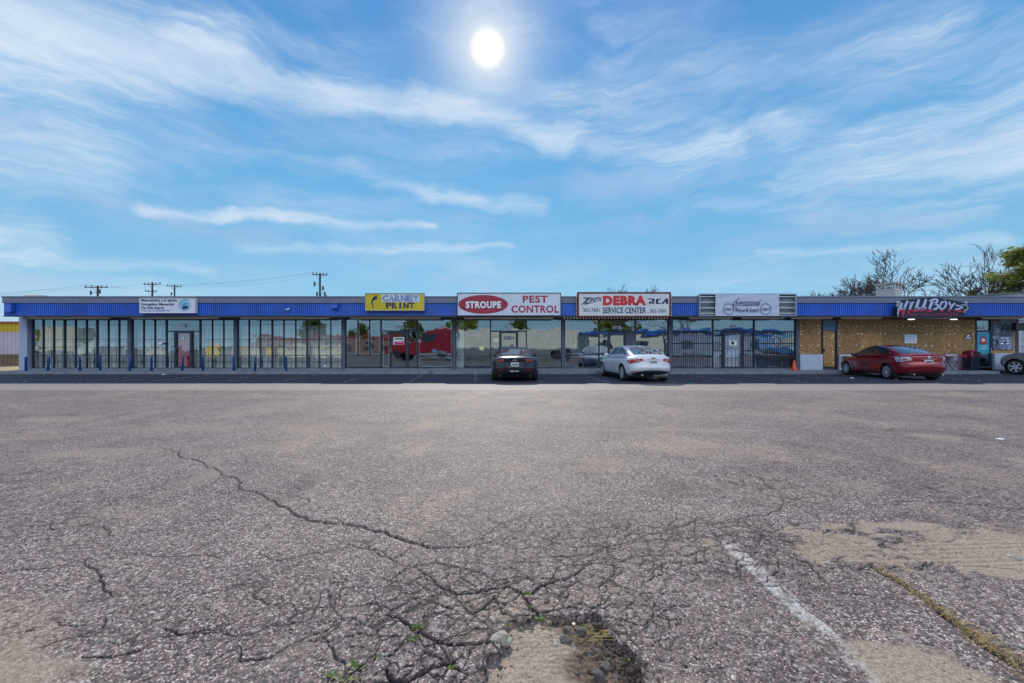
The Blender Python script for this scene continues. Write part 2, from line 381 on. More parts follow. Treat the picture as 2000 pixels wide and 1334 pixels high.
for cs, sd_, wd, am in ((0.24, 3, .0058, 1.45), (0.11, 8, .0032, .7)):
    e = voro(Xn, Yn, cs, sd_)
    gate = np.clip(msk*2.1-fbm(Xn*2.2, Yn*2.2, 3, sd_+40)*1.0, 0, 1)*am*1.6
    rs = np.maximum(Yn*Yn/573*0.45, Yn/450*.6); we = np.maximum(wd, rs)
    k = np.clip(1-e/we, 0, 1)*np.clip(wd/we*1.5, .3, 1)*np.clip(gate, 0, 1)
    depth[near] = np.maximum(depth[near], .009*np.sqrt(k)*np.clip(2.4/Yn, .1, 1)**1.5); crack[near] = np.maximum(crack[near], np.clip(k*1.6, 0, 1))
# the broken pothole: edge runs along the thick crack, opens towards the camera
PH = [G0(*p) for p in [(985,1225),(1010,1212),(1040,1200),(1065,1203),(1100,1205),(1137,1203),(1164,1198),(1176,1208),(1188,1223),(1200,1241),(1214,1259),(1232,1275),(1245,1300),(1260,1334),(1285,1420),(930,1420),(940,1340),(950,1305),(972,1275),(975,1245)]]
PH = frac(PH+[PH[0]], 3, .17)[:-1]
def inside_dist(X, Y, poly):
    ins = np.zeros(X.shape, bool); dm = np.full(X.shape, 9.0); n = len(poly)
    for i in range(n):
        a, b = poly[i], poly[(i+1) % n]
        c = ((a[1] > Y) != (b[1] > Y)) & (X < (b[0]-a[0])*(Y-a[1])/((b[1]-a[1]) or 1e-9)+a[0]); ins ^= c
        dx, dy = b[0]-a[0], b[1]-a[1]; t = np.clip(((X-a[0])*dx+(Y-a[1])*dy)/(dx*dx+dy*dy+1e-9), 0, 1)
        dm = np.minimum(dm, np.hypot(X-a[0]-t*dx, Y-a[1]-t*dy))
    return np.where(ins, dm, -dm)
pn = slice(0, np.where(rowY < 2.6)[0][-1])
Xp, Yp = GX[pn], GY[pn]
dp = inside_dist(Xp, Yp, PH)
wall = sstep(-.002, .014, dp+0.006*(fbm(Xp*60, Yp*60, 2, 5)-.5))
fill = .022+.014*sstep(.12, .02, dp)+.010*(fbm(Xp*9, Yp*9, 3, 11)-.5)*2-.018*sstep(.1, .5, dp)
lum = np.clip(fbm(Xp*38, Yp*38, 4, 77)-.42, 0, 1)*.07*sstep(.15, .5, Xp)*np.clip(dp*12, 0, 1)
pot = wall*fill-lum
depth[pn] = np.maximum(depth[pn]*(1-wall), 0)+pot
sand = np.zeros((NR, NC)); soil = np.zeros((NR, NC)); crack[pn] = crack[pn]*(1-wall)
nz = fbm(GX*2.2, GY*3.4, 4, 21)-.5; nf = fbm(GX*10, GY*16, 3, 23)-.5
def sandy(cx, cy, rx, ry, amp=1.0, sharp=3.0):
    global sand
    k = np.clip((1-np.hypot((GX-cx)/rx, (GY-cy)/ry)+nz*1.7+nf*.8)*sharp, 0, 1)*amp
    sand = np.maximum(sand, k)
def spx(x0, y0, x1, y1, amp=1.0, sharp=3.0):
    (ax, ay), (bx, by) = G0((x0+x1)/2, y0), G0((x0+x1)/2, y1)
    xa, _ = G0(x0, (y0+y1)/2); xb, _ = G0(x1, (y0+y1)/2)
    sandy((xa+xb)/2, (ay+by)/2, (xb-xa)/2*1.1, abs(ay-by)/2*1.15, amp, sharp)
spx(1600, 1036, 2300, 1114, 1.0, 5); spx(1725, 1250, 1950, 1420, 1.0, 3); spx(1130, 892, 1250, 925, .5, 2); spx(100, 868, 320, 900, .45, 1.5)
spx(370, 905, 455, 950, .5, 1.6); spx(40, 812, 170, 826, .5, 2); spx(1080, 836, 1400, 843, .6, 2); spx(1240, 860, 1420, 870, .4, 2); spx(1600, 935, 1730, 970, .4, 2)
spx(-200, 1275, 80, 1400, .8, 2); spx(540, 830, 760, 842, .4, 2); spx(250, 830, 480, 842, .35, 2); spx(1500, 790, 1700, 800, .3, 2); spx(520, 1230, 640, 1290, .35, 2)
spx(1380, 940, 1440, 955, .3, 2); spx(1780, 845, 1880, 860, .5, 2); spx(1960, 890, 2040, 910, .6, 2); spx(640, 960, 800, 1000, .2, 2); spx(1180, 1060, 1420, 1090, .2, 2)
# tyre tracks pressed into the big sand patch
trk = 0.5+0.5*np.sin((GY-0.02*GX)*2*PI/0.055+9*fbm(GX*.8, GY*3, 2, 31))*sstep(.35, .6, fbm(GX*1.2, GY*9, 2, 33))
bs = np.clip(1-np.hypot((GX-3.4)/1.5, (GY-2.82)/.26), 0, 1)
depth += 0.006*trk*sand*sstep(0, .3, bs)
sp = sstep(.0, .03, dp)*(1-sstep(.25, .42, Xp)); sand[pn] = np.maximum(sand[pn]*(1-wall), sp)
soil[pn] = sstep(0, .02, dp)*sstep(.17, .32, Xp+0.2*(fbm(Xp*12, Yp*12, 3, 9)-.5))
# seam with dead grass
seam = [G0(1700, 1100), G0(1725, 1120), G0(1795, 1160), G0(1830, 1185), G0(1860, 1210), G0(1900, 1235), G0(1925, 1260), G0(1965, 1285), (2.24, 1.76), (2.22, 1.5)]
carve(frac(seam, 3, .08), .028, .035)
depth[pn] += .0012*np.sin(Yp*2*PI/.03+3*fbm(Xp*3, Yp*8, 2, 90))*sp*sstep(1.75, 1.85, Yp)*(1-sstep(2.0, 2.1, Yp))
crack *= 1-.75*np.clip(sand, 0, 1)
# undulation, stalls' old paint, smoother strip, sealcoat with painted-in canopy shade by the kerb
und = 0.018*(fbm(GX*.35, GY*.35, 3, 51)-.5)+0.006*(fbm(GX*2.5, GY*2.5, 3, 57)-.5)
paint = np.zeros((NR, NC))
wear = fbm(GX*16, GY*16, 4, 61)
def stripe(cx, y0, y1, w, amp, slope=0.0):
    global paint
    c = cx+slope*(GY-y0); hw = np.maximum(w/2, GY/450*.6)
    k = sstep(hw+.012, hw-.008, np.abs(GX-c)+.01*(fbm(GX*30, GY*30, 2, 71)-.5))*sstep(y0-.1, y0+.1, GY)*sstep(y1+.1, y1-.1, GY)
    paint = np.maximum(paint, k*np.clip((wear-.32)*4*amp, 0, 1)*min(1, amp*1.2)*np.clip(w/(2*hw)*1.2, 0, 1))
stripe(1.53, 1.2, 2.95, .10, .8); stripe(-1.06, 1.2, 2.45, .10, .22)
for cx in np.arange(-25, 25, 2.62): stripe(cx, 16.2, 20.5, .1, .6, -.10)
seal = sstep(15.2, 15.6, GY+0.25*nz)
smooth_strip = sstep(13.0, 13.3, GY+.2*nz)*(1-seal)
depth = np.clip(depth, -.05, .08)
Z = und*(1-sstep(12, 16, GY))-depth*(1-sstep(10, 14, GY))
co = np.stack([GX, GY, Z], -1).reshape(-1, 3).astype(np.float32)
ii = np.arange(NR-1)[:, None]*NC+np.arange(NC-1)[None, :]
quads = np.stack([ii, ii+1, ii+1+NC, ii+NC], -1).reshape(-1, 4).astype(np.int32)
me = bpy.data.meshes.new('parking_lot')
me.vertices.add(len(co)); me.vertices.foreach_set('co', co.ravel())
me.loops.add(quads.size); me.loops.foreach_set('vertex_index', quads.ravel())
me.polygons.add(len(quads)); me.polygons.foreach_set('loop_start', np.arange(0, quads.size, 4, dtype=np.int32))
me.polygons.foreach_set('use_smooth', np.ones(len(quads), bool)); me.update(calc_edges=True)
for nm, arr in (('crack', crack), ('sand', sand), ('paint', paint), ('soil', soil), ('seal', seal), ('strip', smooth_strip)):
    at = me.attributes.new(nm, 'FLOAT', 'POINT'); at.data.foreach_set('value', arr.ravel().astype(np.float32))
lot = bpy.data.objects.new('parking_lot', me); COL.objects.link(lot)
tag(lot, 'cracked grey asphalt parking lot with a pothole and faded stall lines', None, None, 'structure')

def asphalt(name, attrs=True):
    m = bpy.data.materials.new(name); m.use_nodes = True; t = m.node_tree; t.nodes.clear(); h = G(t)
    b = h.n('ShaderNodeBsdfPrincipled'); o = h.n('ShaderNodeOutputMaterial'); t.links.new(b.outputs[0], o.inputs[0])
    co = h.n('ShaderNodeTexCoord').outputs['Object']
    A = (lambda k: h.n('ShaderNodeAttribute', attribute_name=k).outputs['Fac']) if attrs else (lambda k: 0.0)
    # exposed aggregate: individual stones in dark binder
    def stones(sc, lo, hi):
        c = h.vor(co, sc, 'F1', 'Color'); d = h.vor(co, sc)
        r = h.sep(c)[0]; sh = h.rng(d, .25, .6, 1, 0)
        return h.m('MULTIPLY', h.rng(r, lo, hi, 0, 1), sh), c, d
    s1, c1, d1 = stones(105, .40, .75)
    s2, c2, d2 = stones(48, .45, .85)
    s3, c3_, d3 = stones(19, .5, 1.0)
    n_big = h.noise(co, .35, 5, .6); n_mid = h.noise(co, 2.2, 6, .65)
    base = h.mix(h.rng(n_big, .3, .7), (.086, .058, .060), (.175, .124, .116))
    base = h.mix(h.m('MULTIPLY', h.rng(n_mid, .35, .7), .45), base, (.25, .195, .165))
    stc = h.mix(h.sep(c1)[1], (.74, .66, .62), (.46, .32, .25))
    stc2 = h.mix(h.sep(c2)[1], (.50, .47, .46), (.22, .19, .19))
    grit_ = h.noise(co, 40, 3, .8)
    c = h.mix(h.m('MULTIPLY', s1, .9), base, stc)
    c = h.mix(h.m('MULTIPLY', s2, .95), c, stc2)
    c = h.mix(h.m('MULTIPLY', s3, .38), c, (.46, .42, .40))
    c = h.mix(h.m('MULTIPLY', h.rng(h.sep(c1)[2], .0, .55, 1, 0), .85), c, (.022, .018, .022))
    c = h.mix(h.m('MULTIPLY', h.rng(h.sep(c3_)[1], .0, .4, 1, 0), .25), c, (.045, .040, .045))
    tan_ = h.m('MULTIPLY', h.rng(h.noise(co, .55, 9, .72, .8), .50, .66), h.rng(grit_, .3, .6, .25, .75))
    c = h.mix(tan_, c, (.30, .225, .165))
    stain = h.m('MULTIPLY', h.rng(h.noise(co, .8, 5, .7, .6), .56, .68), h.rng(h.noise(co, .13, 2, .5), .35, .65, .25, .75))
    c = h.mix(stain, c, (.055, .046, .046))
    dark = h.m('MULTIPLY', h.rng(h.sep(c2)[2], .0, .42, 1, 0), .72)
    c = h.mix(dark, c, (.03, .028, .032))
    grit = h.noise(co, 55, 3, .8)
    if attrs:
        sand_, crk_, pnt_, soil_, seal_shade_, strip_ = A('sand'), A('crack'), A('paint'), A('soil'), A('seal'), A('strip')
        sc = h.mix(h.rng(h.noise(co, 60, 4, .7), .3, .7), (.19, .150, .115), (.37, .30, .235))
        sc = h.mix(h.m('MULTIPLY', h.rng(h.vor(co, 85), .05, .33, 1, 0), h.rng(n_mid, .3, .6, .25, 1)), sc, (.085, .07, .058))
        sf = h.m('MULTIPLY', sand_, h.rng(grit, .25, .58, .45, 1.0))
        seal_shade_col = h.mix(.16, h.mix(h.rng(h.noise(co, 3, 5, .6), .3, .7), (.026, .031, .048), (.050, .055, .075)), c)  # dark sealcoat, its navy tint painting the canopy shade deeper
        c = h.mix(seal_shade_, c, seal_shade_col)
        stripc = h.mix(h.rng(h.noise(co, 8, 5, .6), .3, .7), (.22, .20, .18), (.30, .27, .245))
        c = h.mix(h.m('MULTIPLY', strip_, .6), c, stripc)
        pcol = h.mix(h.rng(grit, .3, .7), (.32, .31, .30), (.52, .51, .49))
        c = h.mix(h.m('MULTIPLY', pnt_, h.rng(grit, .35, .6, .35, 1)), c, pcol)
        c = h.mix(sf, c, sc)
        so_ = h.mix(h.rng(h.noise(co, 45, 5, .75), .3, .7), (.035, .026, .020), (.17, .125, .088))
        c = h.mix(soil_, c, so_)
        c = h.mix(h.m('MULTIPLY', crk_, .95), c, (.018, .015, .015))
        rough = h.mix(h.m('MAXIMUM', sf, soil_), (.74,)*3, (.97,)*3)
    else: rough = .7
    h.put(b.inputs['Base Color'], c); h.put(b.inputs['Roughness'], rough)
    b.inputs['Specular IOR Level'].default_value = .22
    hgt = h.m('ADD', h.m('MULTIPLY', h.m('SUBTRACT', 1.0, d1), .35), h.m('ADD', h.m('MULTIPLY', h.m('SUBTRACT', 1.0, d2), .7), h.m('MULTIPLY', h.noise(co, 20, 4, .7), .8)))
    if attrs: hgt = h.m('MULTIPLY', hgt, h.m('SUBTRACT', 1.0, h.m('MULTIPLY', sf, .35)))
    bn = h.n('ShaderNodeBump'); bn.inputs['Strength'].default_value = .55; bn.inputs['Distance'].default_value = .012
    h.put(bn.inputs['Height'], hgt); t.links.new(bn.outputs[0], b.inputs['Normal'])
    return m
me.materials.append(asphalt('asphalt'))
def sheet(name, x0, x1, y0, y1, z, mat, label):
    o = MB().add([(x0, y0, z), (x1, y0, z), (x1, y1, z), (x0, y1, z)], [(0, 1, 2, 3)]).build(name, mat)
    return tag(o, label, None, None, 'structure')
sheet('ground', -900, 900, -900, 900, -.10, asphalt('worn_asphalt', False), 'flat grey asphalt ground reaching to the horizon')
M_dry = pmat('dry_grass_ground', (.30, .24, .13), .95, var=.3, vs=2.5, bump=.6, bs=20)
sheet('grass', -75, -29.2, 22.6, 60, .012, M_dry, 'strip of dry tan grass left of the shops')
sheet('field', -300, 300, 64, 400, -.09, pmat('winter_grass', (.16, .15, .07), .95, var=.3, vs=.3), 'winter grass behind the shops')
# ------------------------------------------------------------------ materials of the place
M_frame = pmat('dark_bronze_frame', (.045, .055, .085), .45, .3, .15, 6)
M_pillar = pmat('painted_pillar', (.085, .10, .145), .6, 0, .12, 3, bump=.15, bs=60)
def faded_panel(m):
    t = m.node_tree; h = G(t); b = [n for n in t.nodes if n.type == 'BSDF_PRINCIPLED'][0]; src = b.inputs['Base Color'].links[0].from_socket
    co = h.n('ShaderNodeTexCoord').outputs['Object']; s = h.sep(co)
    st = h.noise(h.comb(h.m('MULTIPLY', s[0], 5.0), h.m('MULTIPLY', s[2], .5)), 1, 5, .7)
    pn_ = h.noise(h.comb(h.m('FLOOR', h.m('DIVIDE', s[0], .914)), 0.0), 7.3, 0, 0)
    c = h.mix(h.rng(st, .45, .75, 0, .55), src, (.10, .17, .42)); c = h.mix(h.rng(pn_, .3, .7, 0, .28), c, (.02, .06, .30))
    c = h.mix(h.rng(h.noise(co, 1.3, 7, .75), .60, .72, 0, .5), c, (.10, .07, .06)); h.put(b.inputs['Base Color'], c)
M_grey = pmat('grey_parapet_metal', (.17, .19, .25), .5, .1, .10, 1.2, dirt=((.10, .11, .14), 2.0, .5))
M_blue = pmat('blue_corrugated_metal', (.035, .15, .66), .42, .0, .16, 1.5, dirt=((.03, .05, .20), 3.0, .45), coat=.15)
faded_panel(M_blue)
M_soffit = pmat('pale_soffit', (.55, .50, .42), .8, 0, .12, 2, dirt=((.25, .2, .15), 3, .5))
M_header = pmat('dark_header', (.05, .05, .06), .7, 0, .2, 3)
M_side = pmat('concrete_sidewalk', (.20, .23, .26), .9, 0, .2, 2.5, bump=.4, bs=30, dirt=((.08, .085, .09), 2, .7))
M_cwall = pmat('painted_column', (.36, .40, .52), .75, 0, .08, 2, bump=.2, bs=25)
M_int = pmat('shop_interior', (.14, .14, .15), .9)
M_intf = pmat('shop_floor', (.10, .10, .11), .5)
M_bar = pmat('black_iron_bar', (.018, .018, .024), .6, .3)
M_barr = pmat('rusty_iron_bar', (.09, .03, .022), .8, .1, .4, 20)
M_white = pmat('white_enamel', (.78, .78, .78), .45, 0, .06, 4)
M_tape = pmat('white_neon_outline', (.70, .72, .80), .4)
M_cream = pmat('cream_lamp_shade', (.68, .60, .50), .5, 0, .08, 5)
M_steel = pmat('brushed_steel', (.55, .56, .58), .3, .9)
M_black = pmat('black_plastic', (.012, .012, .015), .4)
M_roof = pmat('tar_roof', (.08, .08, .085), .9)
M_navy = pmat('navy_lettering', (.012, .018, .09), .5, var=.05)
M_dred = pmat('maroon_paint', (.36, .018, .05), .45, var=.12, vs=2)
M_red = pmat('red_lettering', (.60, .022, .03), .45, var=.08)
M_sky = pmat('pale_sign_face', (.62, .65, .72), .45, var=.05, vs=1.5, dirt=((.4, .38, .36), 2.5, .45))

def glass_mat(name, refl=.29, tint=(.86, .94, .95), wav=.006):
    m = bpy.data.materials.new(name); m.use_nodes = True; t = m.node_tree; t.nodes.clear(); h = G(t)
    o = h.n('ShaderNodeOutputMaterial'); tr = h.n('ShaderNodeBsdfTransparent'); gl = h.n('ShaderNodeBsdfGlossy'); mx = h.n('ShaderNodeMixShader')
    tr.inputs[0].default_value = (*tint, 1); gl.inputs['Roughness'].default_value = .015; gl.inputs['Color'].default_value = (.70, .87, 1, 1)
    co = h.n('ShaderNodeTexCoord').outputs['Object']
    lw = h.n('ShaderNodeLayerWeight'); lw.inputs['Blend'].default_value = .25
    h.put(mx.inputs[0], h.m('ADD', h.m('MULTIPLY', lw.outputs['Fresnel'], .5), refl, clamp=True))
    bn = h.n('ShaderNodeBump'); bn.inputs['Strength'].default_value = 1; bn.inputs['Distance'].default_value = wav
    h.put(bn.inputs['Height'], h.noise(co, 1.1, 2, .4, .4))
    t.links.new(bn.outputs[0], gl.inputs['Normal'])
    t.links.new(tr.outputs[0], mx.inputs[1]); t.links.new(gl.outputs[0], mx.inputs[2]); t.links.new(mx.outputs[0], o.inputs[0])
    return m
M_glass = glass_mat('window_glass')
def curtain_mat(name, c, sc=1.0):
    m = bpy.data.materials.new(name); m.use_nodes = True; t = m.node_tree; h = G(t)
    b = t.nodes['Principled BSDF']; co = h.n('ShaderNodeTexCoord').outputs['Object']
    cc = h.mix(h.rng(h.noise(co, 1.5, 5, .6), .3, .7), tuple(k*.85 for k in c), c); oi = h.n('ShaderNodeObjectInfo').outputs['Random']; h.put(b.inputs['Base Color'], h.mix(h.rng(oi, 0, 1, 0, .3, 'LINEAR'), cc, tuple(k*w_ for k, w_ in zip(c, (.80, .72, .60))))); b.inputs['Roughness'].default_value = .9
    return m
M_blind = curtain_mat('white_blind_cloth', (.95, .96, .93))
M_cgrey = curtain_mat('grey_curtain_cloth', (.30, .28, .40))
M_cwhite = curtain_mat('white_curtain_cloth', (.90, .92, 1.0))
def osb_mat():
    m = bpy.data.materials.new('osb_board'); m.use_nodes = True; t = m.node_tree; h = G(t)
    b = t.nodes['Principled BSDF']; co = h.n('ShaderNodeTexCoord').outputs['Object']
    def flakes(rz, sc):
        mp = h.n('ShaderNodeMapping'); mp.inputs['Rotation'].default_value = (0, rz, 0); mp.inputs['Scale'].default_value = (sc, sc*.4, sc*2.6)
        h.put(mp.inputs[0], h.v('ADD', co, h.v('SCALE', h.noise(co, 6, 2, .5, col=True), sc=.08))); return h.sep(h.vor(mp.outputs[0], 1, 'F1', 'Color'))[0]
    a = flakes(.5, 15); c2 = flakes(-.8, 19); c3_ = flakes(1.5, 12)
    f = h.m('ADD', h.m('MULTIPLY', a, .4), h.m('ADD', h.m('MULTIPLY', c2, .35), h.m('MULTIPLY', c3_, .25)))
    c = h.ramp(f, [(.15, (.14, .065, .022)), (.4, (.32, .17, .06)), (.6, (.49, .275, .10)), (.85, (.64, .42, .20))])
    st = h.rng(h.noise(co, .9, 5, .6), .45, .7, 0, .45)
    c = h.mix(st, c, (.16, .10, .055)); oi = h.n('ShaderNodeObjectInfo').outputs['Random']; c = h.mix(h.rng(oi, 0, 1, 0, .42, 'LINEAR'), c, (.17, .105, .05)); c = h.mix(h.m('MULTIPLY', h.rng(h.noise(h.v('MULTIPLY', co, (5, 5, .6)), 1, 5, .7), .55, .75), .5), c, (.10, .06, .035))
    h.put(b.inputs['Base Color'], c); b.inputs['Roughness'].default_value = .75
    return m
M_osb = osb_mat()
def brick_mat(name, c1, c2, mortar):
    m = bpy.data.materials.new(name); m.use_nodes = True; t = m.node_tree; h = G(t)
    b = t.nodes['Principled BSDF']; co = h.n('ShaderNodeTexCoord').outputs['Object']; s = h.sep(co)
    br = h.n('ShaderNodeTexBrick'); h.put(br.inputs['Vector'], h.comb(h.m('ADD', s[0], s[1]), s[2])); br.inputs['Scale'].default_value = 1
    br.inputs['Brick Width'].default_value = .22; br.inputs['Row Height'].default_value = .075; br.inputs['Mortar Size'].default_value = .008
    br.inputs['Color1'].default_value = (*c1, 1); br.inputs['Color2'].default_value = (*c2, 1); br.inputs['Mortar'].default_value = (*mortar, 1)
    c = h.mix(h.rng(h.noise(co, 4, 6, .7), .45, .75, 0, .5), br.outputs[0], tuple(k*.55 for k in c1))
    h.put(b.inputs['Base Color'], c); b.inputs['Roughness'].default_value = .8
    bn = h.n('ShaderNodeBump'); bn.inputs['Strength'].default_value = .7; bn.inputs['Distance'].default_value = .01; bn.invert = True
    h.put(bn.inputs['Height'], br.outputs['Fac']); t.links.new(bn.outputs[0], b.inputs['Normal'])
    return m
M_brick = brick_mat('white_painted_brick', (.50, .58, .70), (.58, .66, .78), (.30, .36, .46))

# ------------------------------------------------------------------ text
BF = bpy.data.curves.new('tmp', 'FONT').font if False else None
def text_mesh(s, bold=0.0, shear=0.0, ext=.006, space=1.0, res=3):
    cu = bpy.data.curves.new('t', 'FONT'); cu.body = s; cu.size = 1; cu.offset = bold; cu.shear = shear; cu.extrude = 0; cu.space_character = space
    cu.align_x = 'LEFT'; cu.resolution_u = res
    o = bpy.data.objects.new('t', cu); COL.objects.link(o); bpy.context.view_layer.update()
    dg = bpy.context.evaluated_depsgraph_get(); me = bpy.data.meshes.new_from_object(o.evaluated_get(dg))
    vs = [v.co.copy() for v in me.vertices]; fs = [tuple(p.vertices) for p in me.polygons]
    bpy.data.objects.remove(o); bpy.data.curves.remove(cu); bpy.data.meshes.remove(me)
    return vs, fs
def put_text(mb, s, px0, px1, py0, py1, Y, bold=0.0, shear=0.0, th=.012, space=1.0, rot=0.0, warp=None):
    """lettering fitted between two columns and two rows, on the plane at depth Y, facing -Y; thickness th"""
    vs, fs = text_mesh(s, bold, shear, space=space)
    if not vs: return
    x0 = min(v.x for v in vs); x1 = max(v.x for v in vs); y0 = min(v.y for v in vs); y1 = max(v.y for v in vs)
    X0, X1, Z1, Z0 = XX(px0, Y), XX(px1, Y), ZZ(py0, Y), ZZ(py1, Y)
    ov = []
    for v in vs:
        a = (v.x-x0)/(x1-x0); b = (v.y-y0)/(y1-y0)
        if warp: a, b = warp(a, b)
        ov.append(Vector((X0+(X1-X0)*a, 0, Z0+(Z1-Z0)*b)))
    if rot:
        c = Vector(((X0+X1)/2, 0, (Z0+Z1)/2)); ov = [c+Matrix.Rotation(rot, 3, 'Y') @ (q-c) for q in ov]
    n = len(ov); V = [(q.x, Y-th, q.z) for q in ov]+[(q.x, Y, q.z) for q in ov]
    Fs = list(fs)
    ed = {}
    for f in fs:
        for i in range(len(f)):
            k = (f[i], f[(i+1) % len(f)]); ed[k] = ed.get(k, 0)+1
    for (a, b) in ed:
        if (b, a) not in ed: Fs.append((b, a, a+n, b+n))
    mb.add(V, Fs)
def rect(mb, px0, px1, py0, py1, Y, th=.01): return mb.box(XX(px0, Y), XX(px1, Y), Y-th, Y, ZZ(py1, Y), ZZ(py0, Y))
def outline(mb, px0, px1, py0, py1, Y, w=.03, th=.012):
    a, b, c, d = XX(px0, Y), XX(px1, Y), ZZ(py1, Y), ZZ(py0, Y)
    mb.box(a, b, Y-th, Y, d-w, d); mb.box(a, b, Y-th, Y, c, c+w); mb.box(a, a+w, Y-th, Y, c+w, d-w); mb.box(b-w, b, Y-th, Y, c+w, d-w); return mb
def ppoly(mb, pts, Y, th=.012): return mb.poly([(XX(a, Y), ZZ(b, Y)) for a, b in pts], Y-th, Y)
def ellip(cx, cy, rx, ry, n=40): return [(cx+rx*math.cos(2*PI*i/n), cy+ry*math.sin(2*PI*i/n)) for i in range(n)]
def stroke(mb, pts, w, Y, th=.012, k=0):
    """flat brush stroke through photo points, width w px (list allowed)"""
    ws = w if isinstance(w, (list, tuple)) else [w]*len(pts); L, Rr = [], []
    for i, p in enumerate(pts):
        a = pts[max(0, i-1)]; b = pts[min(len(pts)-1, i+1)]; dx, dy = b[0]-a[0], b[1]-a[1]; l = math.hypot(dx, dy) or 1
        L.append((p[0]-dy/l*ws[i]/2, p[1]+dx/l*ws[i]/2)); Rr.append((p[0]+dy/l*ws[i]/2, p[1]-dx/l*ws[i]/2))
    for i in range(len(pts)-1): ppoly(mb, [L[i], L[i+1], Rr[i+1], Rr[i]], Y, th)
    return mb
def curve(pts, n=6):
    out = []
    for i in range(len(pts)-1):
        p0 = pts[max(0, i-1)]; p1 = pts[i]; p2 = pts[i+1]; p3 = pts[min(len(pts)-1, i+2)]
        for k in range(n):
            t = k/n; out.append(tuple(.5*((2*b)+(-a+c)*t+(2*a-5*b+4*c-d)*t*t+(-a+3*b-3*c+d)*t**3) for a, b, c, d in zip(p0, p1, p2, p3)))
    return out+[pts[-1]]

# ------------------------------------------------------------------ sidewalk
YG = 22.2           # shopfront plane
YC = 21.2           # canopy face
ZS = 0.15
mb = MB(); jx = np.arange(-26.1, 24.9, 3.05)
for i, a in enumerate(jx):
    b = min(a+3.05, 24.8); mb.box(a+.006, b-.006, 20.8, YG+.5, -.05, ZS+.003*math.sin(i*2.3))
sw = mb.build('sidewalk', M_side); bevel(sw, .02, 2); tag(sw, 'raised concrete sidewalk along the shopfronts', None, None, 'structure')

# ------------------------------------------------------------------ the strip of shops
B = empty('shop_building', (0, YG, 0)); tag(B, 'long low row of shops with blue corrugated canopy and dark framed windows', 'building')
XL, XR = XX(6, YC), 27.55
ZB, ZT, ZM = 2.99, 3.97, 3.655
# corrugated band
mb = MB(); pit = .1016; n = int((XR-XL)/pit); rows0, rows1 = [], []
prof = [(0, 0), (.34, 0), (.42, -.048), (.90, -.048), (.98, 0)]
for i in range(n):
    for f, d in prof:
        x = XL+(i+f)*pit; rows0.append((x, YC+d+.048, ZB+.02)); rows1.append((x, YC+d+.048, ZM))
mb.grid([rows0, rows1]); mb.build('corrugated_panel', M_blue, B)
# left end return of the band
mb = MB(); r0, r1 = [], []
for i in range(10):
    for f, d in prof: yy = YC+.05+(i+f)*.1; r0.append((XL+d+.02, yy, ZB+.02)); r1.append((XL+d+.02, yy, ZM))
mb.grid([r1, r0]); mb.build('corrugated_panel', M_blue, B)
mb = MB(); k = 0
for a in np.arange(XL, XR, 3.66):
    b = min(a+3.66, XR); mb.box(a+.004, b-.004, YC-.045, YC+.16, ZM, ZT+.012*math.sin(k*1.7)); k += 1
mb.box(XL-.02, XR, YC-.075, YC-.046, ZT-.03, ZT+.035)
pr = mb.build('parapet', M_grey, B); bevel(pr, .006, 1)
mb = MB().box(XL+.03, XR, YC+.06, YG-.1, ZB-.015, ZB+.015); mb.build('soffit', M_soffit, B)
mb = MB().box(XL+.01, XR, YC+.0, YC+.055, ZB-.04, ZB+.015); mb.build('drip_edge', M_header, B)
WL, WR = -26.35, 27.45
mb = MB().box(WL+.1, WR, YC+.2, 36, 3.72, 3.85)
rf = mb.build('roof', M_roof, B)
mb = MB().box(WL+.02, WR, 35.8, 36, 0, 3.7).box(WL+.02, WL+.22, YG+.3, 35.8, 0, 3.7).box(WR-.2, WR, YG+.3, 35.8, 0, 3.7); mb.build('wall', pmat('block_wall', (.42, .43, .46), .85, var=.1), B)
# vent stack (chimney) on the roof and a few low roof pieces
M_chim = pmat('painted_board_siding', (.50, .49, .47), .8, 0, .1, 2)
def chimney():
    Y = 29.0; c = P(1736, 577, Y); hw = .53; ang = R(28); mb = MB()
    t = ZZ(556, Y); z0 = 3.8; rm = Matrix.Rotation(ang, 3, 'Z')
    def rb(x0, x1, y0, y1, a, b):
        q = MB().box(x0, x1, y0, y1, a, b); mb.add([rm @ Vector(v)+Vector((c.x, Y, 0)) for v in q.v], q.f)
    rb(-hw, hw, -hw, hw, z0, t-.34)
    for s in (-1, 1):
        for s2 in (-1, 1): rb(s*hw-.06*(s > 0)*2 if s > 0 else -hw, s*hw if s > 0 else -hw+.12, s2*hw-.12 if s2 > 0 else -hw, s2*hw if s2 > 0 else -hw+.12, t-.34, t)
    rb(-.06, .06, -hw, -hw+.12, t-.34, t); rb(-hw, -hw+.12, -.06, .06, t-.34, t)
    rb(-hw-.09, hw+.09, -hw-.09, hw+.09, t, t+.08)
    for i in range(9): rb(-hw-.012, hw+.012, -hw-.012, hw+.012, z0+.1+i*.2, z0+.115+i*.2)
    mb.build('chimney', M_chim, rf)
chimney()
mb = MB().box(XX(46, 26), XX(80, 26), 26, 27, 3.85, ZZ(576.5, 26)); mb.build('roof_curb', M_soffit, rf)
# shop interiors
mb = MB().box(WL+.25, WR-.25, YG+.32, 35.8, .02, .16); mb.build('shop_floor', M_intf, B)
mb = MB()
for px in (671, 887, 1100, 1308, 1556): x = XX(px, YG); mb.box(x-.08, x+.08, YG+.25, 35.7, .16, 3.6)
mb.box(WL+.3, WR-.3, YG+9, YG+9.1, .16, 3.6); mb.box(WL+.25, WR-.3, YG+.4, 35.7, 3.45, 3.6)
mb.build('partition_wall', M_int, B)
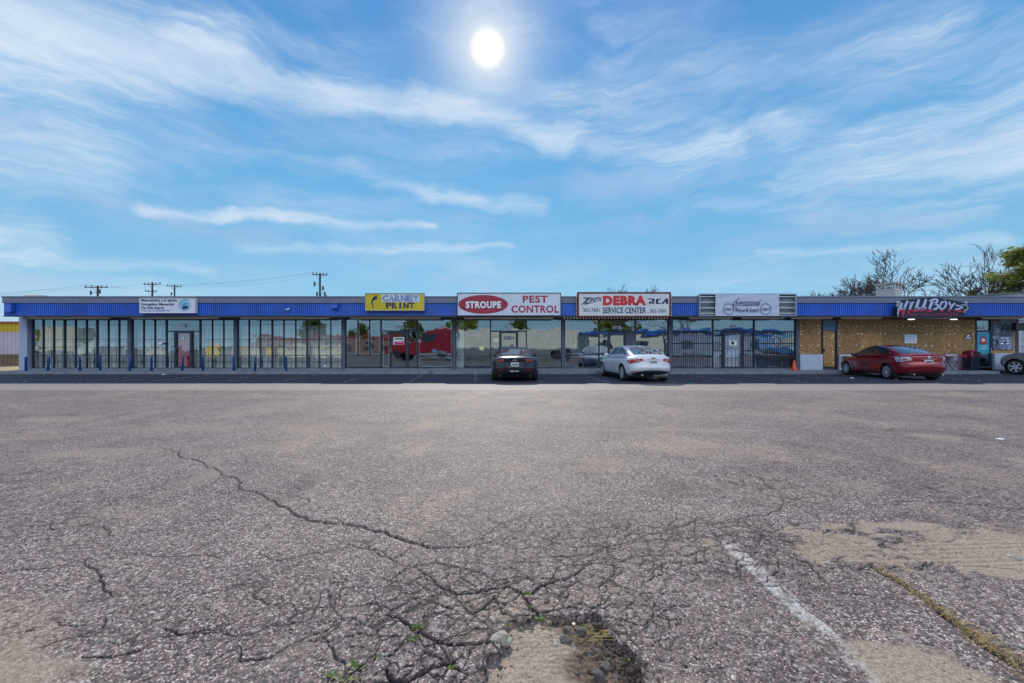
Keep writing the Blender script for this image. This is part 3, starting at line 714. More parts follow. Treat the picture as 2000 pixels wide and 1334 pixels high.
# header and sill
ZH = ZZ(623.3, YG); ZSL = ZZ(719.5, YG)
def shopx(px): return XX(px, YG)
mb = MB().box(shopx(60), WR, YG-.07, YG+.25, ZH, ZB-.02); mb.build('header_beam', M_header, B)
mb = MB().box(shopx(60), shopx(1560), YG-.06, YG+.3, ZS-.02, ZSL); mb.build('sill', M_side, B)
# pillars
def pillar(px0, px1, mat=M_pillar, y0=-.16, z1=None):
    o = MB().box(shopx(px0), shopx(px1), YG+y0, YG+.24, ZS-.05, z1 or ZB-.016).build('pillar', mat, B); bevel(o, .012, 2); return o
pillar(44.5, 60.5, M_cwall, -.18)
for a, b in ((251.5, 258.5), (458, 464.5), (668.3, 675), (885, 890), (1097, 1103), (1305, 1312.5), (1553, 1559.5)): pillar(a, b, y0=-.09)

YF0, YF1, YP = YG-.05, YG+.06, YG+.01
def fbox(mb, px0, px1, py0, py1, y0=YF0, y1=YF1): return mb.box(shopx(px0), shopx(px1), y0, y1, ZZ(py1, YG), ZZ(py0, YG))
def pane_of(parent, px0, px1, py0, py1, y=YP, mat=None):
    a, b, c, d = shopx(px0), shopx(px1), ZZ(py1, YG), ZZ(py0, YG)
    tlt = random.uniform(-.004, .004); tl2 = random.uniform(-.004, .004)
    return MB().add([(a, y+tlt, c), (b, y-tlt, c), (b, y-tlt+tl2, d), (a, y+tlt+tl2, d)], [(0, 1, 2, 3)]).build('pane', mat or M_glass, parent)
def frame_win(px0, px1, py0=623.5, py1=719.5, vert=(), trans=(), w=1.1, vt=1.2, name='window', label=None, vcut=None):
    mb = MB(); fbox(mb, px0, px1, py0, py0+w); fbox(mb, px0, px1, py1-w, py1)
    fbox(mb, px0, px0+w, py0+w, py1-w); fbox(mb, px1-w, px1, py0+w, py1-w)
    tr = list(trans)
    for t in tr: fbox(mb, px0+w, px1-w, t-vt/2, t+vt/2)
    lv = [py0+w]+[q for t in tr for q in (t-vt/2, t+vt/2)]+[py1-w]
    segs = [(lv[i], lv[i+1]) for i in range(0, len(lv), 2)]
    for v in vert:
        for k, (a, b) in enumerate(segs):
            if vcut is not None and k >= vcut: continue
            fbox(mb, v-vt/2, v+vt/2, a, b, YF0+.004, YF1-.004)
    o = mb.build(name, M_frame, B)
    if label: o['label'] = label
    pane_of(o, px0+w*.5, px1-w*.5, py0+w*.5, py1-w*.5)
    return o
def bars(parent, px0, px1, py0, py1, xs, ys, Y=YG+.14, r=.012, mat=None, nm='security_bars'):
    mb = MB()
    for q in xs: mb.box(shopx(q)-r, shopx(q)+r, Y-r, Y+r, ZZ(py1, YG), ZZ(py0, YG))
    for q in ys: z = ZZ(q, YG); mb.box(shopx(px0), shopx(px1), Y-r-.012, Y-r+.004, z-.026, z+.026)
    return mb.build(nm, mat or M_bar, parent)
def curtain(parent, px0, px1, py0, py1, mat, Y=YG+.30, amp=.02, per=.14, nm='curtain'):
    a, b, c, d = shopx(px0), shopx(px1), ZZ(py1, YG), ZZ(py0, YG); n = max(8, int((b-a)/.02)); rr = random.Random(int(px0))
    ph = [0]; 
    for i in range(n): ph.append(ph[-1]+(2*PI/per)*(b-a)/n*rr.uniform(.6, 1.4))
    top = [(a+(b-a)*i/n, Y+amp*math.sin(ph[i])*.7, d) for i in range(n+1)]; bot = [(a+(b-a)*i/n, Y+amp*math.sin(ph[i]+.2)*1.3, c) for i in range(n+1)]
    return MB().grid([bot, top]).build(nm, mat, parent, smooth=True)
def neon(parent, px0, px1, py0, py1, open_top=False):
    mb = MB(); pts = [(px0, py0), (px1, py0), (px1, py1), (px0, py1)]; Y = YG+.06
    def seg(p, q): mb.tube([P(p[0], p[1], YG)+Vector((0, .06, 0)), P(q[0], q[1], YG)+Vector((0, .06, 0))], .016, 5)
    e = 3.0
    if open_top:
        seg((px0, py0), (px0+e, py0)); seg((px1-e, py0), (px1, py0)); seg((px1, py0), (px1, py1)); seg((px1, py1), (px0, py1)); seg((px0, py1), (px0, py0))
    else:
        for i in range(4): seg(pts[i], pts[(i+1) % 4])
    return mb.build('neon_outline', M_tape, parent)
# ---- shop with the church: barred and curtained windows
def church_window(px0, px1, vs, label=None, low=False):
    o = frame_win(px0, px1, vert=vs, trans=(694,), label=label)
    # thick intermediate members stand proud
    edges = [px0]+list(vs)+[px1]; xs = []
    for a, b in zip(edges, edges[1:]): xs.append((a+b)/2)
    bars(o, px0+1, px1-1, 637, 718, xs, (662.4, 678.4, 706.2), nm='security_bars')
    xs2 = list(vs)+[px0+1.6, px1-1.6]
    bars(o, px0+1, px1-1, 694, 718, xs2, (706.2,), Y=YG+.17, mat=M_barr, r=.014)
    curtain(o, px0+.5, px1-.5, 636, 719, M_blind, amp=.011, per=.13)
    for a, b in zip(edges, edges[1:]): neon(o, a+2.4, b-2.4, 626.5, 660, True)
    return o
church_window(64, 126.5, (85, 105.5)); church_window(126.5, 190, (148, 169.5)); church_window(190, 251.5, (212, 233))
church_window(258.5, 325.5, (281, 303)); church_window(391.5, 458, (415, 437))
church_window(464.5, 532, (486.5, 508.5)); church_window(532, 600, (554.5, 577.5)); church_window(600, 668.3, (623, 646))
def door_unit(px0, px1, dl, dr, number, tr_y=(623.5, 647), red=False, npx=None, nrow=(635.8, 642.4), leafmat=None, handle='l', sl_bars=False, rp=False):
    tw = frame_win(px0, px1, tr_y[0], tr_y[1], name='transom_window')
    if npx:
        mb = MB(); put_text(mb, number, npx[0], npx[1], nrow[0], nrow[1], YG-.03, bold=.08, th=.02, space=1.2); mb.build('house_number', M_white, tw)
    ls = frame_win(px0, dl, tr_y[1], 719.5, name='sidelight')
    rs = None
    if dr < px1-2 and not rp: rs = frame_win(dr, px1, tr_y[1], 719.5, name='sidelight')
    if rp:
        rs = MB(); fbox(rs, dr, px1, tr_y[1], 719.5); rs = rs.build('side_panel', M_pillar, B)
    mb = MB(); w = 2.3
    fbox(mb, dl, dl+1.2, tr_y[1]+1, 719.5, YF0-.01); fbox(mb, dr-1.2, dr, tr_y[1]+1, 719.5, YF0-.01); fbox(mb, dl, dr, tr_y[1], tr_y[1]+1, YF0-.01)
    a, b = dl+1.5, dr-1.5
    fbox(mb, a, a+w, tr_y[1]+1.3, 719.2); fbox(mb, b-w, b, tr_y[1]+1.3, 719.2); fbox(mb, a+w, b-w, tr_y[1]+1.3, tr_y[1]+1.3+w); fbox(mb, a+w, b-w, 719.2-w*1.5, 719.2)
    d = mb.build('door', M_frame, B)
    pane_of(d, a+w*.7, b-w*.7, tr_y[1]+3, 717)
    hx = a+1.0 if handle == 'l' else b-1.0
    hb = MB().tube([(shopx(hx), YG-.06, ZZ(688, YG)), (shopx(hx), YG-.12, ZZ(687, YG)), (shopx(hx), YG-.12, ZZ(680.5, YG)), (shopx(hx), YG-.06, ZZ(679.5, YG))], .014, 8); hb.build('handle', M_steel, d)
    return tw, ls, d, rs
tw, ls, d, rs = door_unit(325.5, 391.5, 342, 375.5, '3723', npx=(351, 362.5), nrow=(632.8, 638.8))
d['label'] = 'door with red panel behind the glass and bars'
M_redp = pmat('red_cloth', (.62, .03, .05), .8, var=.35, vs=2.5)
curtain(d, 344.5, 372.5, 650, 718, M_redp, Y=YG+.09, amp=.02, per=.3)
bars(d, 344, 373, 650, 718, (351, 358.5, 366), (662, 678.4, 694, 706), Y=YG+.14, mat=M_barr)
mb = MB(); ppoly(mb, ellip(358, 660.5, 3.1, 3.1, 20), YG, .008); q = mb.build('round_sticker', pmat('pale_blue_sticker', (.45, .65, .80), .5), d)
for s, a, b in ((ls, 326.5, 341), (rs, 376.5, 390.5)):
    curtain(s, a, b, 648, 719, M_blind, amp=.004, per=.5); bars(s, a, b, 648, 718, ((a*2+b)/3, (a+2*b)/3), (662.4, 678.4, 694, 706.2))
mb = MB().box(shopx(348.5), shopx(350.5), YG+.4, YG+.46, ZZ(645, YG), ZZ(624, YG)); mb.build('red_post', M_redp, tw)
for a, b, c_, m_ in ((311, 664, 1.6, M_blue), (426.5, 669.5, 1.5, M_tape), (635, 715, 2.6, M_white), (71, 657, 1.2, M_white), (383, 653, 2.2, M_tape)):
    mb = MB(); ppoly(mb, [(a-c_, b-c_*.6), (a+c_, b-c_*.5), (a+c_*.9, b+c_*.6), (a-c_, b+c_*.5)], YG, .005); mb.build('paper_note', m_, B)
# ---- print shop
o = frame_win(675, 744, vert=(699, 722), trans=(695,), vcut=1); neon(o, 678, 696.5, 626.5, 691); neon(o, 701, 719.5, 626.5, 691); neon(o, 724.5, 741, 626.5, 691)
mb = MB().tube([P(689.5, 626, YG)+Vector((0, .4, 0)), P(690.5, 692, YG)+Vector((0, .4, 0))], .035, 6); mb.build('hanging_cord', M_cream, o)
tw, ls, d, rs = door_unit(744, 815, 762, 797, '3719', npx=(770.5, 788)); neon(tw, 748, 811, 626.5, 642); neon(ls, 748.5, 758.5, 652, 716)
mb = MB(); rect(mb, 768.5, 789.5, 658.5, 673.5, YG, .008); q = mb.build('poster', M_white, d)
mb = MB(); ppoly(mb, [(771, 667), (789, 665), (789, 673), (770, 673)], YG-.009, .004); put_text(mb, 'x', 0, 1, 0, 1, YG) if False else None; mb.build('colour_band', pmat('magenta_print', (.55, .02, .16), .5), q)
mb = MB(); put_text(mb, 'AVAILABLE', 773, 788, 666, 668.6, YG-.014, bold=.02, th=.003); mb.build('lettering', M_white, q)
mb = MB(); rect(mb, 771, 787, 660.5, 663.2, YG-.009, .003); mb.build('printed_line', M_navy, q)
o = frame_win(815, 885, vert=(), trans=(695,)); neon(o, 818.5, 881.5, 626.5, 691); neon(o, 818.5, 881.5, 698.5, 716)
# ---- pest control shop
o = frame_win(890, 958, trans=(695,)); curtain(o, 890.5, 905, 625, 719, curtain_mat('pale_green_curtain', (.62, .72, .66)), Y=YG+.25, amp=.03, per=.25)
mb = MB(); put_text(mb, 'STROUPE', 909, 938, 645.8, 650.6, YP-.004, bold=.01, th=.004); put_text(mb, 'PEST CONTROL', 899, 948, 652, 656.8, YP-.004, bold=.01, th=.004); mb.build('window_lettering', M_tape, o)
mb = MB(); ppoly(mb, [(937, 676.5), (945.5, 676), (944, 684.5), (936.5, 683)], YG, .006); mb.build('paper_note', pmat('yellow_paper', (.80, .80, .42), .8), o)
tw, ls, d, rs = door_unit(958, 1028, 976, 1011, '3717', npx=(985, 1001), nrow=(636.2, 641.6))
mb = MB(); ppoly(mb, ellip(993.8, 660, 10.5, 3.1, 30), YG, .006); q = mb.build('oval_sticker', M_navy, d)
mb = MB(); put_text(mb, 'STROUPE', 986, 1001.5, 658.4, 661.6, YG-.008, bold=.01, th=.004); mb.build('lettering', M_white, q)
mb = MB(); rect(mb, 964, 973.5, 661, 668, YG+.1, .006); rect(mb, 965, 972.5, 677, 681, YG+.1, .006); mb.build('paper_note', M_white, ls)
o = frame_win(1028, 1097, trans=(695,))
mb = MB(); put_text(mb, 'STROUPE', 1048, 1077, 645.8, 650.6, YP-.004, bold=.01, th=.004); put_text(mb, 'PEST CONTROL', 1038, 1087, 652, 656.8, YP-.004, bold=.01, th=.004); mb.build('window_lettering', M_tape, o)
# ---- service centre
M_wf = M_tape
o = frame_win(1103, 1170, trans=(693.5,)); neon(o, 1105, 1167, 626.5, 691); neon(o, 1105, 1167, 697, 717)
mb = MB().box(shopx(1124.4), shopx(1125), YG+.2, YG+.22, ZZ(691, YG), ZZ(626, YG)).box(shopx(1145.8), shopx(1146.4), YG+.2, YG+.22, ZZ(691, YG), ZZ(626, YG)); mb.build('blind_cord', M_tape, o)
tw, ls, d, rs = door_unit(1170, 1241, 1188, 1222, '3715', npx=(1196.5, 1212.5), nrow=(636.2, 642.6), rp=True); neon(tw, 1174, 1236, 626.5, 642.5); neon(ls, 1173.5, 1185, 650, 716)
o = frame_win(1241, 1305, trans=(693.5,)); neon(o, 1243.5, 1302.5, 626, 691); neon(o, 1243.5, 1302.5, 697, 717)
# ---- event venue: barred, curtained
def vbars(parent, a, b, y0, y1, ys, step=4.25): bars(parent, a, b, y0, y1, np.arange(a+2, b-1, step), ys, Y=YG-.10, r=.009)
o = frame_win(1312.5, 1392, trans=(695,)); curtain(o, 1313, 1391.5, 624, 719, M_cgrey, amp=.05, per=.32); vbars(o, 1314, 1391, 646, 718, (648, 671, 696))
tw, ls, d, rs = door_unit(1392, 1472.5, 1412, 1451.5, '3713', npx=(1428, 1438.8), nrow=(634.5, 640.5), tr_y=(623.5, 646.5))
mb = MB(); 
curtain(ls, 1393, 1411.5, 648, 719, M_cwhite, amp=.03, per=.3); vbars(ls, 1393, 1411, 648, 718, (656, 685)); curtain(rs, 1452, 1472, 648, 719, M_cgrey, amp=.04, per=.3); vbars(rs, 1453, 1472, 648, 718, (656, 685))
curtain(d, 1416, 1448, 650, 717, M_cwhite, amp=.015, per=.5)
mb = MB()
for yy in (657.5, 664.5, 672, 690.5, 697, 703): mb.box(shopx(1416), shopx(1447), YG+.16, YG+.2, ZZ(yy+.8, YG), ZZ(yy-.4, YG))
mb.build('shelf', M_white, d)
bars(d, 1416, 1447, 650, 716, (1424, 1431.5, 1439), (681,), Y=YG+.14)
mb = MB(); rect(mb, 1424, 1439, 665, 675, YG-.0, .008); q = mb.build('poster', M_white, d); mb = MB(); ppoly(mb, ellip(1431.2, 670, 3, 3.4, 20), YG-.008, .004); mb.build('round_logo', M_navy, q)
o = frame_win(1472.5, 1553, trans=(695,)); curtain(o, 1473, 1552.5, 624, 719, curtain_mat('blue_grey_curtain', (.20, .26, .36)), amp=.05, per=.34); vbars(o, 1474, 1552, 646, 718, (648, 671, 696))
# painted-in reflection of a truck wrap behind the bars: blue field, tyre, yellow stripe
Yb = YG+.115
mb = MB(); ppoly(mb, [(1476, 655), (1490, 653.5), (1510, 650), (1530, 648), (1551, 648), (1551, 692), (1530, 692), (1522, 688), (1508, 683), (1492, 681), (1476, 681)], Yb, .006)
bn = mb.build('reflected_wrap', pmat('bright_blue_print', (.02, .28, .62), .5, var=.15), o)
mb = MB(); ppoly(mb, ellip(1518, 667, 9.5, 11, 32), Yb-.007, .003); mb.build('tyre_picture', pmat('tyre_print', (.03, .03, .035), .6, var=.4, vs=20), bn)
mb = MB(); ppoly(mb, ellip(1517, 667, 4.6, 6.5, 24), Yb-.011, .003); mb.build('rim_picture', M_tape, bn)
mb = MB(); ppoly(mb, [(1530, 662), (1551, 657), (1551, 673), (1528, 676)], Yb-.007, .003); mb.build('yellow_stripe', pmat('yellow_print', (.80, .52, .02), .5), bn)
mb = MB(); ppoly(mb, ellip(1518, 667, 11.5, 13, 32), Yb-.0065, .002); 
q = mb.build('halo_print', M_tape, bn)
# ---- boarded restaurant
YO = YG-.05
def board(px0, px1, py0, py1, name='boarded_panel', Y=YO):
    mb = MB(); mb.box(XX(px0, Y), XX(px1, Y), Y, Y+.03, ZZ(py1, Y), ZZ(py0, Y)); return mb.build(name, M_osb, B)
def fasteners(parent, pts, Y):
    for a, b in pts: MB().lathe([(.035, -.006), (.035, 0)], (XX(a, Y), Y-.001, ZZ(b, Y)), 8, 'y').build('washer', M_white, parent)
rr = random.Random(3)
mb = MB(); mb.box(shopx(1559.5), shopx(1905), YG-.01, YG+.25, ZS, ZH).box(shopx(1935.6), WR, YG-.01, YG+.25, ZS, ZH); mb.build('wall', M_header, B)
for a, b in ((1560.5, 1604),):
    o = board(a, b, 624, 649.2); o2 = board(a, b, 649.8, 691.5)
    fasteners(o, [(1564, 636), (1598, 636), (1565, 647)], YO-.003); fasteners(o2, [(1564, 652), (1599, 651), (1565, 675), (1598, 675)], YO-.003)
mb = MB().box(shopx(1604), shopx(1631), YO-.01, YO+.03, ZZ(646, YO), ZZ(625, YO)); o = mb.build('transom_panel', pmat('slate_blue_panel', (.10, .17, .26), .5), B); o['label'] = 'slate blue panel over the boarded door'
o = board(1606, 1630.5, 647, 716, 'boarded_door', YO-.03); fasteners(o, [(1609, 657), (1626, 656), (1625, 660), (1625, 675), (1626, 687), (1626, 708), (1608, 680)], YO-.034)
mb = MB().box(XX(1607, YO), XX(1608.4, YO), YO-.09, YO-.03, ZZ(688, YO), ZZ(680, YO)); mb.build('handle', M_black, o)
mb = MB().box(shopx(1603.6), shopx(1605.6), YG-.1, YG, ZS, ZH).box(shopx(1631), shopx(1633.4), YG-.1, YG, ZS, ZH); mb.build('door_frame', M_frame, B)
edges = np.linspace(1634, 1905, 7)
for i in range(6):
    a, b = edges[i], edges[i+1]-.4
    o = board(a, b, 624, 649.2, Y=YO+rr.uniform(-.006, .006)); fasteners(o, [(a+4+rr.random()*3, 637), (b-5, 636.5+rr.random()), (a+rr.uniform(10, 30), 637.5)], YO-.008)
    o = board(a, b, 649.8, 691.5, Y=YO+rr.uniform(-.006, .006)); fasteners(o, [(a+4, 651.5), (b-4, 652), (a+6, 674.5+rr.random()*2), (b-6, 674+rr.random())], YO-.008)
mb = MB()
for a, b in ((1559.5, 1603.4), (1635.5, 1905)): mb.box(shopx(a), shopx(b), YG-.14, YG-.012, ZS-.02, ZZ(691.8, YG))
mb.box(shopx(1937.5), WR, YG-.14, YG-.012, ZS-.02, ZZ(690, YG)); mb.build('brick_base', M_brick, B)
# restaurant entrance
M_cyan = pmat('cyan_print', (.03, .34, .50), .45, var=.2, vs=3)
tw = frame_win(1905, 1934, 624, 646, name='transom_window'); mb = MB(); put_text(mb, '3711', 1909.5, 1923.5, 638, 643, YG-.0, bold=.06, th=.02, space=1.1); mb.build('house_number', M_white, tw)
mb = MB(); ppoly(mb, [(1910, 627), (1915, 626), (1917.5, 643), (1913, 643)], YG+.1, .01); mb.build('paper_note', M_soffit, tw)
mb = MB(); fbox(mb, 1905, 1907, 646, 718.5); fbox(mb, 1932.5, 1935.5, 646, 718.5); fbox(mb, 1907, 1932.5, 646, 649); fbox(mb, 1907, 1932.5, 715, 718.5)
d = mb.build('door', M_frame, B); pane_of(d, 1906, 1934, 648, 716)
mb = MB(); rect(mb, 1907.2, 1932.3, 650, 690, YG+.0, .006); q = mb.build('poster', M_cyan, d)
mb = MB(); ppoly(mb, ellip(1920.5, 663.5, 7, 6.5, 26), YG-.007, .003); rect(mb, 1911.5, 1930, 668.8, 671.5, YG-.0105, .003); mb.build('round_logo', M_dred, q)
mb = MB(); ppoly(mb, ellip(1920.5, 664, 3.6, 3.4, 20), YG-.0105, .003); mb.build('logo_centre', M_tape, q)
for a_, b_ in ((676, 677), (680.5, 681.6)): rect(MB(), 1914, 1928, a_, b_, YG-.007, .003).build('printed_line', M_tape, q)
mb = MB(); mb.tube([(shopx(1931), YG-.06, ZZ(690, YG)), (shopx(1931), YG-.12, ZZ(689, YG)), (shopx(1931), YG-.12, ZZ(680, YG)), (shopx(1931), YG-.06, ZZ(679, YG))], .014, 8); mb.build('handle', M_steel, d)
board(1935.6, 1938.4, 624, 646.5); o = board(1977.2, 1982.5, 624, 684); o = board(1937.5, 1982.5, 684.3, 690)
# picture panel in the restaurant window
M_ph = []
def photo_mat(name, a, b, sc):
    m = bpy.data.materials.new(name); m.use_nodes = True; t = m.node_tree; h = G(t); bb = t.nodes['Principled BSDF']
    co = h.n('ShaderNodeTexCoord').outputs['Object']
    f = h.rng(h.noise(co, sc, 6, .65, 1.2), .38, .62, 0, 1); h.put(bb.inputs['Base Color'], h.mix(f, a, b)); bb.inputs['Roughness'].default_value = .4; return m
mb = MB(); rect(mb, 1938.6, 1977, 624.5, 683.5, YG-.06, .012); mu = mb.build('picture_panel', photo_mat('dark_photo_print', (.02, .03, .05), (.14, .19, .24), 2.2), B)
mb = MB(); rect(mb, 1938.8, 1955, 656.5, 679, YG-.074, .004); mb.build('photo_print', photo_mat('pale_photo_print', (.04, .05, .09), (.34, .34, .46), 3.1), mu)
mb = MB(); rect(mb, 1955.6, 1976.8, 658, 683, YG-.074, .004); mb.build('photo_print', photo_mat('blue_photo_print', (.03, .05, .14), (.30, .36, .55), 2.6), mu)
mb = MB(); rect(mb, 1944, 1955, 637, 650, YG-.074, .004); mb.build('photo_print', photo_mat('grey_photo_print', (.07, .10, .13), (.22, .27, .32), 3.5), mu)
mb = MB(); stroke(mb, [(1943, 664), (1948, 667), (1953, 660)], 1.6, YG-.079, .003); ppoly(mb, ellip(1948, 668, 3.4, 4, 18), YG-.079, .003); mb.build('figure_print', M_navy, mu)
mb = MB()
for a, b in ((1958, 660.5), (1967, 661), (1960, 666), (1969, 665.5), (1957, 671), (1968, 671)): ppoly(mb, ellip(a, b, 3.4, 1.3, 12), YG-.079, .003)
mb.build('car_print', M_tape, mu)
# utility boxes and hooded lamps on the band
for a, b, c, d_ in ((19, 31, 594, 609.5), (650, 662, 594.5, 603)):
    mb = MB().box(XX(a, YC), XX(b, YC), YC-.22, YC-.02, ZZ(d_, YC), ZZ(c, YC)).box(XX(a-.6, YC), XX(b+.6, YC), YC-.24, YC-.02, ZZ(c, YC), ZZ(c-.8, YC)); o = mb.build('junction_box', M_blue, B); bevel(o, .01, 2)
# ------------------------------------------------------------------ signs on the canopy
YS = YC-.22
def sign_box(px0, px1, py0, py1, name, label, frame_m, face_m, Y=YS, fw=.05, dep=.2, cat='sign'):
    root = empty(name, (XX((px0+px1)/2, Y), Y, ZZ(py1, Y))); tag(root, label, cat)
    a, b, c, d = XX(px0, Y), XX(px1, Y), ZZ(py1, Y), ZZ(py0, Y)
    mb = MB().box(a, b, Y, Y+dep, d-fw, d).box(a, b, Y, Y+dep, c, c+fw).box(a, a+fw, Y, Y+dep, c+fw, d-fw).box(b-fw, b, Y, Y+dep, c+fw, d-fw)
    fr = mb.build('frame', frame_m, root); bevel(fr, .006, 1)
    if face_m is not None:
        fc = MB().box(a+fw-.004, b-fw+.004, Y+.03, Y+dep-.02, c+fw-.004, d-fw+.004).build('face', face_m, root)
        return root, fc, Y+.03
    return root, fr, Y+.03
# church
s, fc, yf = sign_box(272, 381, 582, 611.5, 'church_sign', 'white church sign with Spanish lettering and round blue emblem', M_white, pmat('church_sign_face', (.66, .68, .76), .5, var=.04), fw=.025, dep=.18)
mb = MB(); put_text(mb, 'Bienvenidos a la Iglesia', 276.5, 346, 584.2, 590.2, yf, bold=.022, th=.008)
put_text(mb, 'Evangelica Manantial', 276.5, 339.5, 591.8, 598, yf, bold=.022, th=.008); put_text(mb, 'De Vida Eterna', 276.5, 320.5, 598.8, 603.6, yf, bold=.022, th=.008); mb.build('lettering', M_navy, s)
mb = MB(); put_text(mb, '3723 Lamar Ave, Memphis, TN', 276.5, 331, 605.2, 608.8, yf, bold=.012, th=.008); mb.build('address_lettering', pmat('blue_lettering', (.02, .12, .42), .5), s)
mb = MB(); ppoly(mb, ellip(360.8, 596, 11, 11, 40), yf, .006); em = mb.build('emblem', pmat('emblem_blue', (.22, .52, .72), .5, var=.2), s)
mb = MB()
for i in range(34):
    t = 2*PI*i/34; mb2 = (360.8+11.6*math.cos(t), 596+11.6*math.sin(t)); stroke(mb, [(mb2[0]-.35*math.cos(t), mb2[1]-.35*math.sin(t)), (mb2[0]+.5*math.cos(t), mb2[1]+.5*math.sin(t))], .9 if i % 3 else .4, yf, .008)
ppoly(mb, [(355.5, 599), (361, 597.2), (367.5, 598), (368, 602), (361.5, 604), (356.5, 604.5)], yf-.006, .004); stroke(mb, curve([(355, 595), (359, 595.5), (363, 593), (366, 594.5)]), [1]*18+[.5], yf-.006, .004) if False else stroke(mb, [(356, 595.6), (360, 595.4), (363.5, 593.2), (366.5, 594.5)], .9, yf-.006, .004)
stroke(mb, [(361, 595.5), (364, 591.5)], .8, yf-.006, .004); mb.build('emblem_print', M_navy, em)
# print shop
M_yel = pmat('yellow_sign_face', (.60, .47, .012), .45, var=.10, vs=1.2, dirt=((.40, .30, .02), 3, .4))
s, fc, yf = sign_box(712.5, 829, 572.3, 607, 'print_shop_sign', 'yellow print shop sign with white strip and dark figure', pmat('aluminium_trim', (.42, .44, .44), .4, .4), M_yel, fw=.035)
mb = MB(); rect(mb, 745.5, 819.3, 575, 590, yf, .008); st = mb.build('white_strip', pmat('pale_blue_strip', (.60, .66, .80), .5, var=.05), s)
M_fade = pmat('faded_blue_letters', (.20, .27, .42), .5, var=.2)
def stencil(mb, mask, s_, x0, x1, y0, y1, Y, th=.006, cut=.55):
    """stencil lettering: every letter in its own cell, a thin bridge cut through it"""
    n = len(s_); w = (x1-x0)/n
    for i, ch in enumerate(s_):
        a, b = x0+w*i+.25, x0+w*(i+1)-.25
        if ch == 'I': a, b = a+w*.32, b-w*.32
        put_text(mb, ch, a, b, y0, y1, Y, bold=.055, th=th)
        if ch in 'CARNEYPT': rect(mask, a+(b-a)*(.42 if ch in 'CRNPE' else .5)-cut/2, a+(b-a)*(.42 if ch in 'CRNPE' else .5)+cut/2, y0-.2, y1+.2, Y-th-.001, .002)
mb = MB(); mk = MB(); stencil(mb, mk, 'CARNEY', 746.8, 818, 576.2, 588.8, yf-.008); mb.build('lettering', M_fade, st); mk.build('stencil_bridge', _mats['pale_blue_strip'], st)
mb = MB(); mk = MB(); stencil(mb, mk, 'PRINT', 753.5, 810, 590.8, 602.3, yf); mb.build('lettering', M_navy, s); mk.build('stencil_bridge', M_yel, s)
mb = MB()   # stooping figure holding a camera
T4 = lambda pts: [(700+x*.07, 560+y*.07) for x, y in pts]
ppoly(mb, T4([(460,270),(480,235),(505,235),(522,262),(520,300),(528,330),(505,350),(485,350),(462,385),(440,372),(405,395),(400,470),(415,540),(445,582),(435,592),(395,585),(390,530),(372,480),(355,470),(362,400),(385,345),(400,300),(430,285)]), yf, .006); mb.build('figure_silhouette', M_navy, s)
# pest control
s, fc, yf = sign_box(892.5, 1096, 571.5, 617, 'pest_control_sign', 'wide white pest control sign with red oval', pmat('dark_trim', (.05, .06, .10), .5), pmat('pest_sign_face', (.64, .68, .78), .45, var=.04, vs=1, dirt=((.4, .4, .42), 4, .3)), fw=.035)
mb = MB(); 
for px in (897.5, 982, 984.2, 1051): rect(mb, px, px+.35, 574, 616, yf, .003)
mb.build('panel_joint', pmat('dark_joint', (.25, .27, .30), .6), fc)
mb = MB(); ppoly(mb, ellip(943.7, 594.5, 48.5, 18.3, 60), yf, .006); ov = mb.build('oval_border', M_navy, s)
mb = MB(); ppoly(mb, ellip(943.7, 594.5, 48.0, 17.8, 60), yf-.006, .004); mb.build('red_oval', M_dred, ov)
mb = MB(); put_text(mb, 'STROUPE', 909.3, 979.3, 587.8, 603.0, yf-.010, bold=.075, th=.003, space=1.12); mb.build('letter_shadow', M_navy, ov)
mb = MB(); put_text(mb, 'STROUPE', 909.6, 978.6, 588.2, 602.2, yf-.013, bold=.05, th=.006, space=1.12); mb.build('lettering', M_white, ov)
mb = MB(); put_text(mb, 'PEST', 1021, 1070, 577.2, 591.2, yf, bold=.03, th=.008, space=1.1); put_text(mb, 'CONTROL', 998.8, 1091.5, 596.3, 611, yf, bold=.03, th=.008, space=1.08); mb.build('lettering', M_dred, s)
# service centre
s, fc, yf = sign_box(1128, 1310.5, 570.3, 619.3, 'service_center_sign', 'big white repair service sign with rusty red frame and bulbs', pmat('rusty_red_frame', (.17, .022, .022), .7, var=.3, vs=8), pmat('service_sign_face', (.66, .68, .70), .5, var=.06, vs=1, dirt=((.36, .24, .14), 2.6, .45)), fw=.075, dep=.2, Y=YS-.03)
mb = MB(); put_text(mb, 'DEBRA', 1177.5, 1262, 577.5, 596.5, yf, bold=.07, th=.010, space=1.12); mb.build('lettering', M_red, s)
mb = MB(); put_text(mb, 'SERVICE CENTER', 1177.2, 1262, 600.3, 611.8, yf, bold=.022, th=.008); mb.build('lettering', pmat('dark_teal_letters', (.02, .05, .10), .5), s)
mb = MB()
put_text(mb, '362-7601', 1139, 1171, 601.8, 609.2, yf, bold=.012, th=.008, space=1.06); mb.build('phone_number', pmat('dark_teal_letters', (.02, .05, .10), .5), s); mb = MB(); put_text(mb, '362-7601', 1269.6, 1301, 603.2, 610.8, yf, bold=.012, th=.008, space=1.06); mb.build('phone_number', pmat('dark_teal_letters', (.02, .05, .10), .5), s)
mb = MB(); stroke(mb, [(1139.6, 582), (1152, 582)], 2, yf, .008); ppoly(mb, [(1148, 581), (1153.5, 581), (1144, 591), (1139, 592.5)], yf, .0075); ppoly(mb, [(1134.5, 597), (1140, 590.5), (1151, 590.2), (1148, 592.2), (1141, 592.8)], yf, .009)
put_text(mb, 'ENITH', 1150.5, 1175, 580, 589.8, yf, bold=.03, shear=.35, th=.008, warp=lambda a, b: (a, b*(.86)+.14*a))
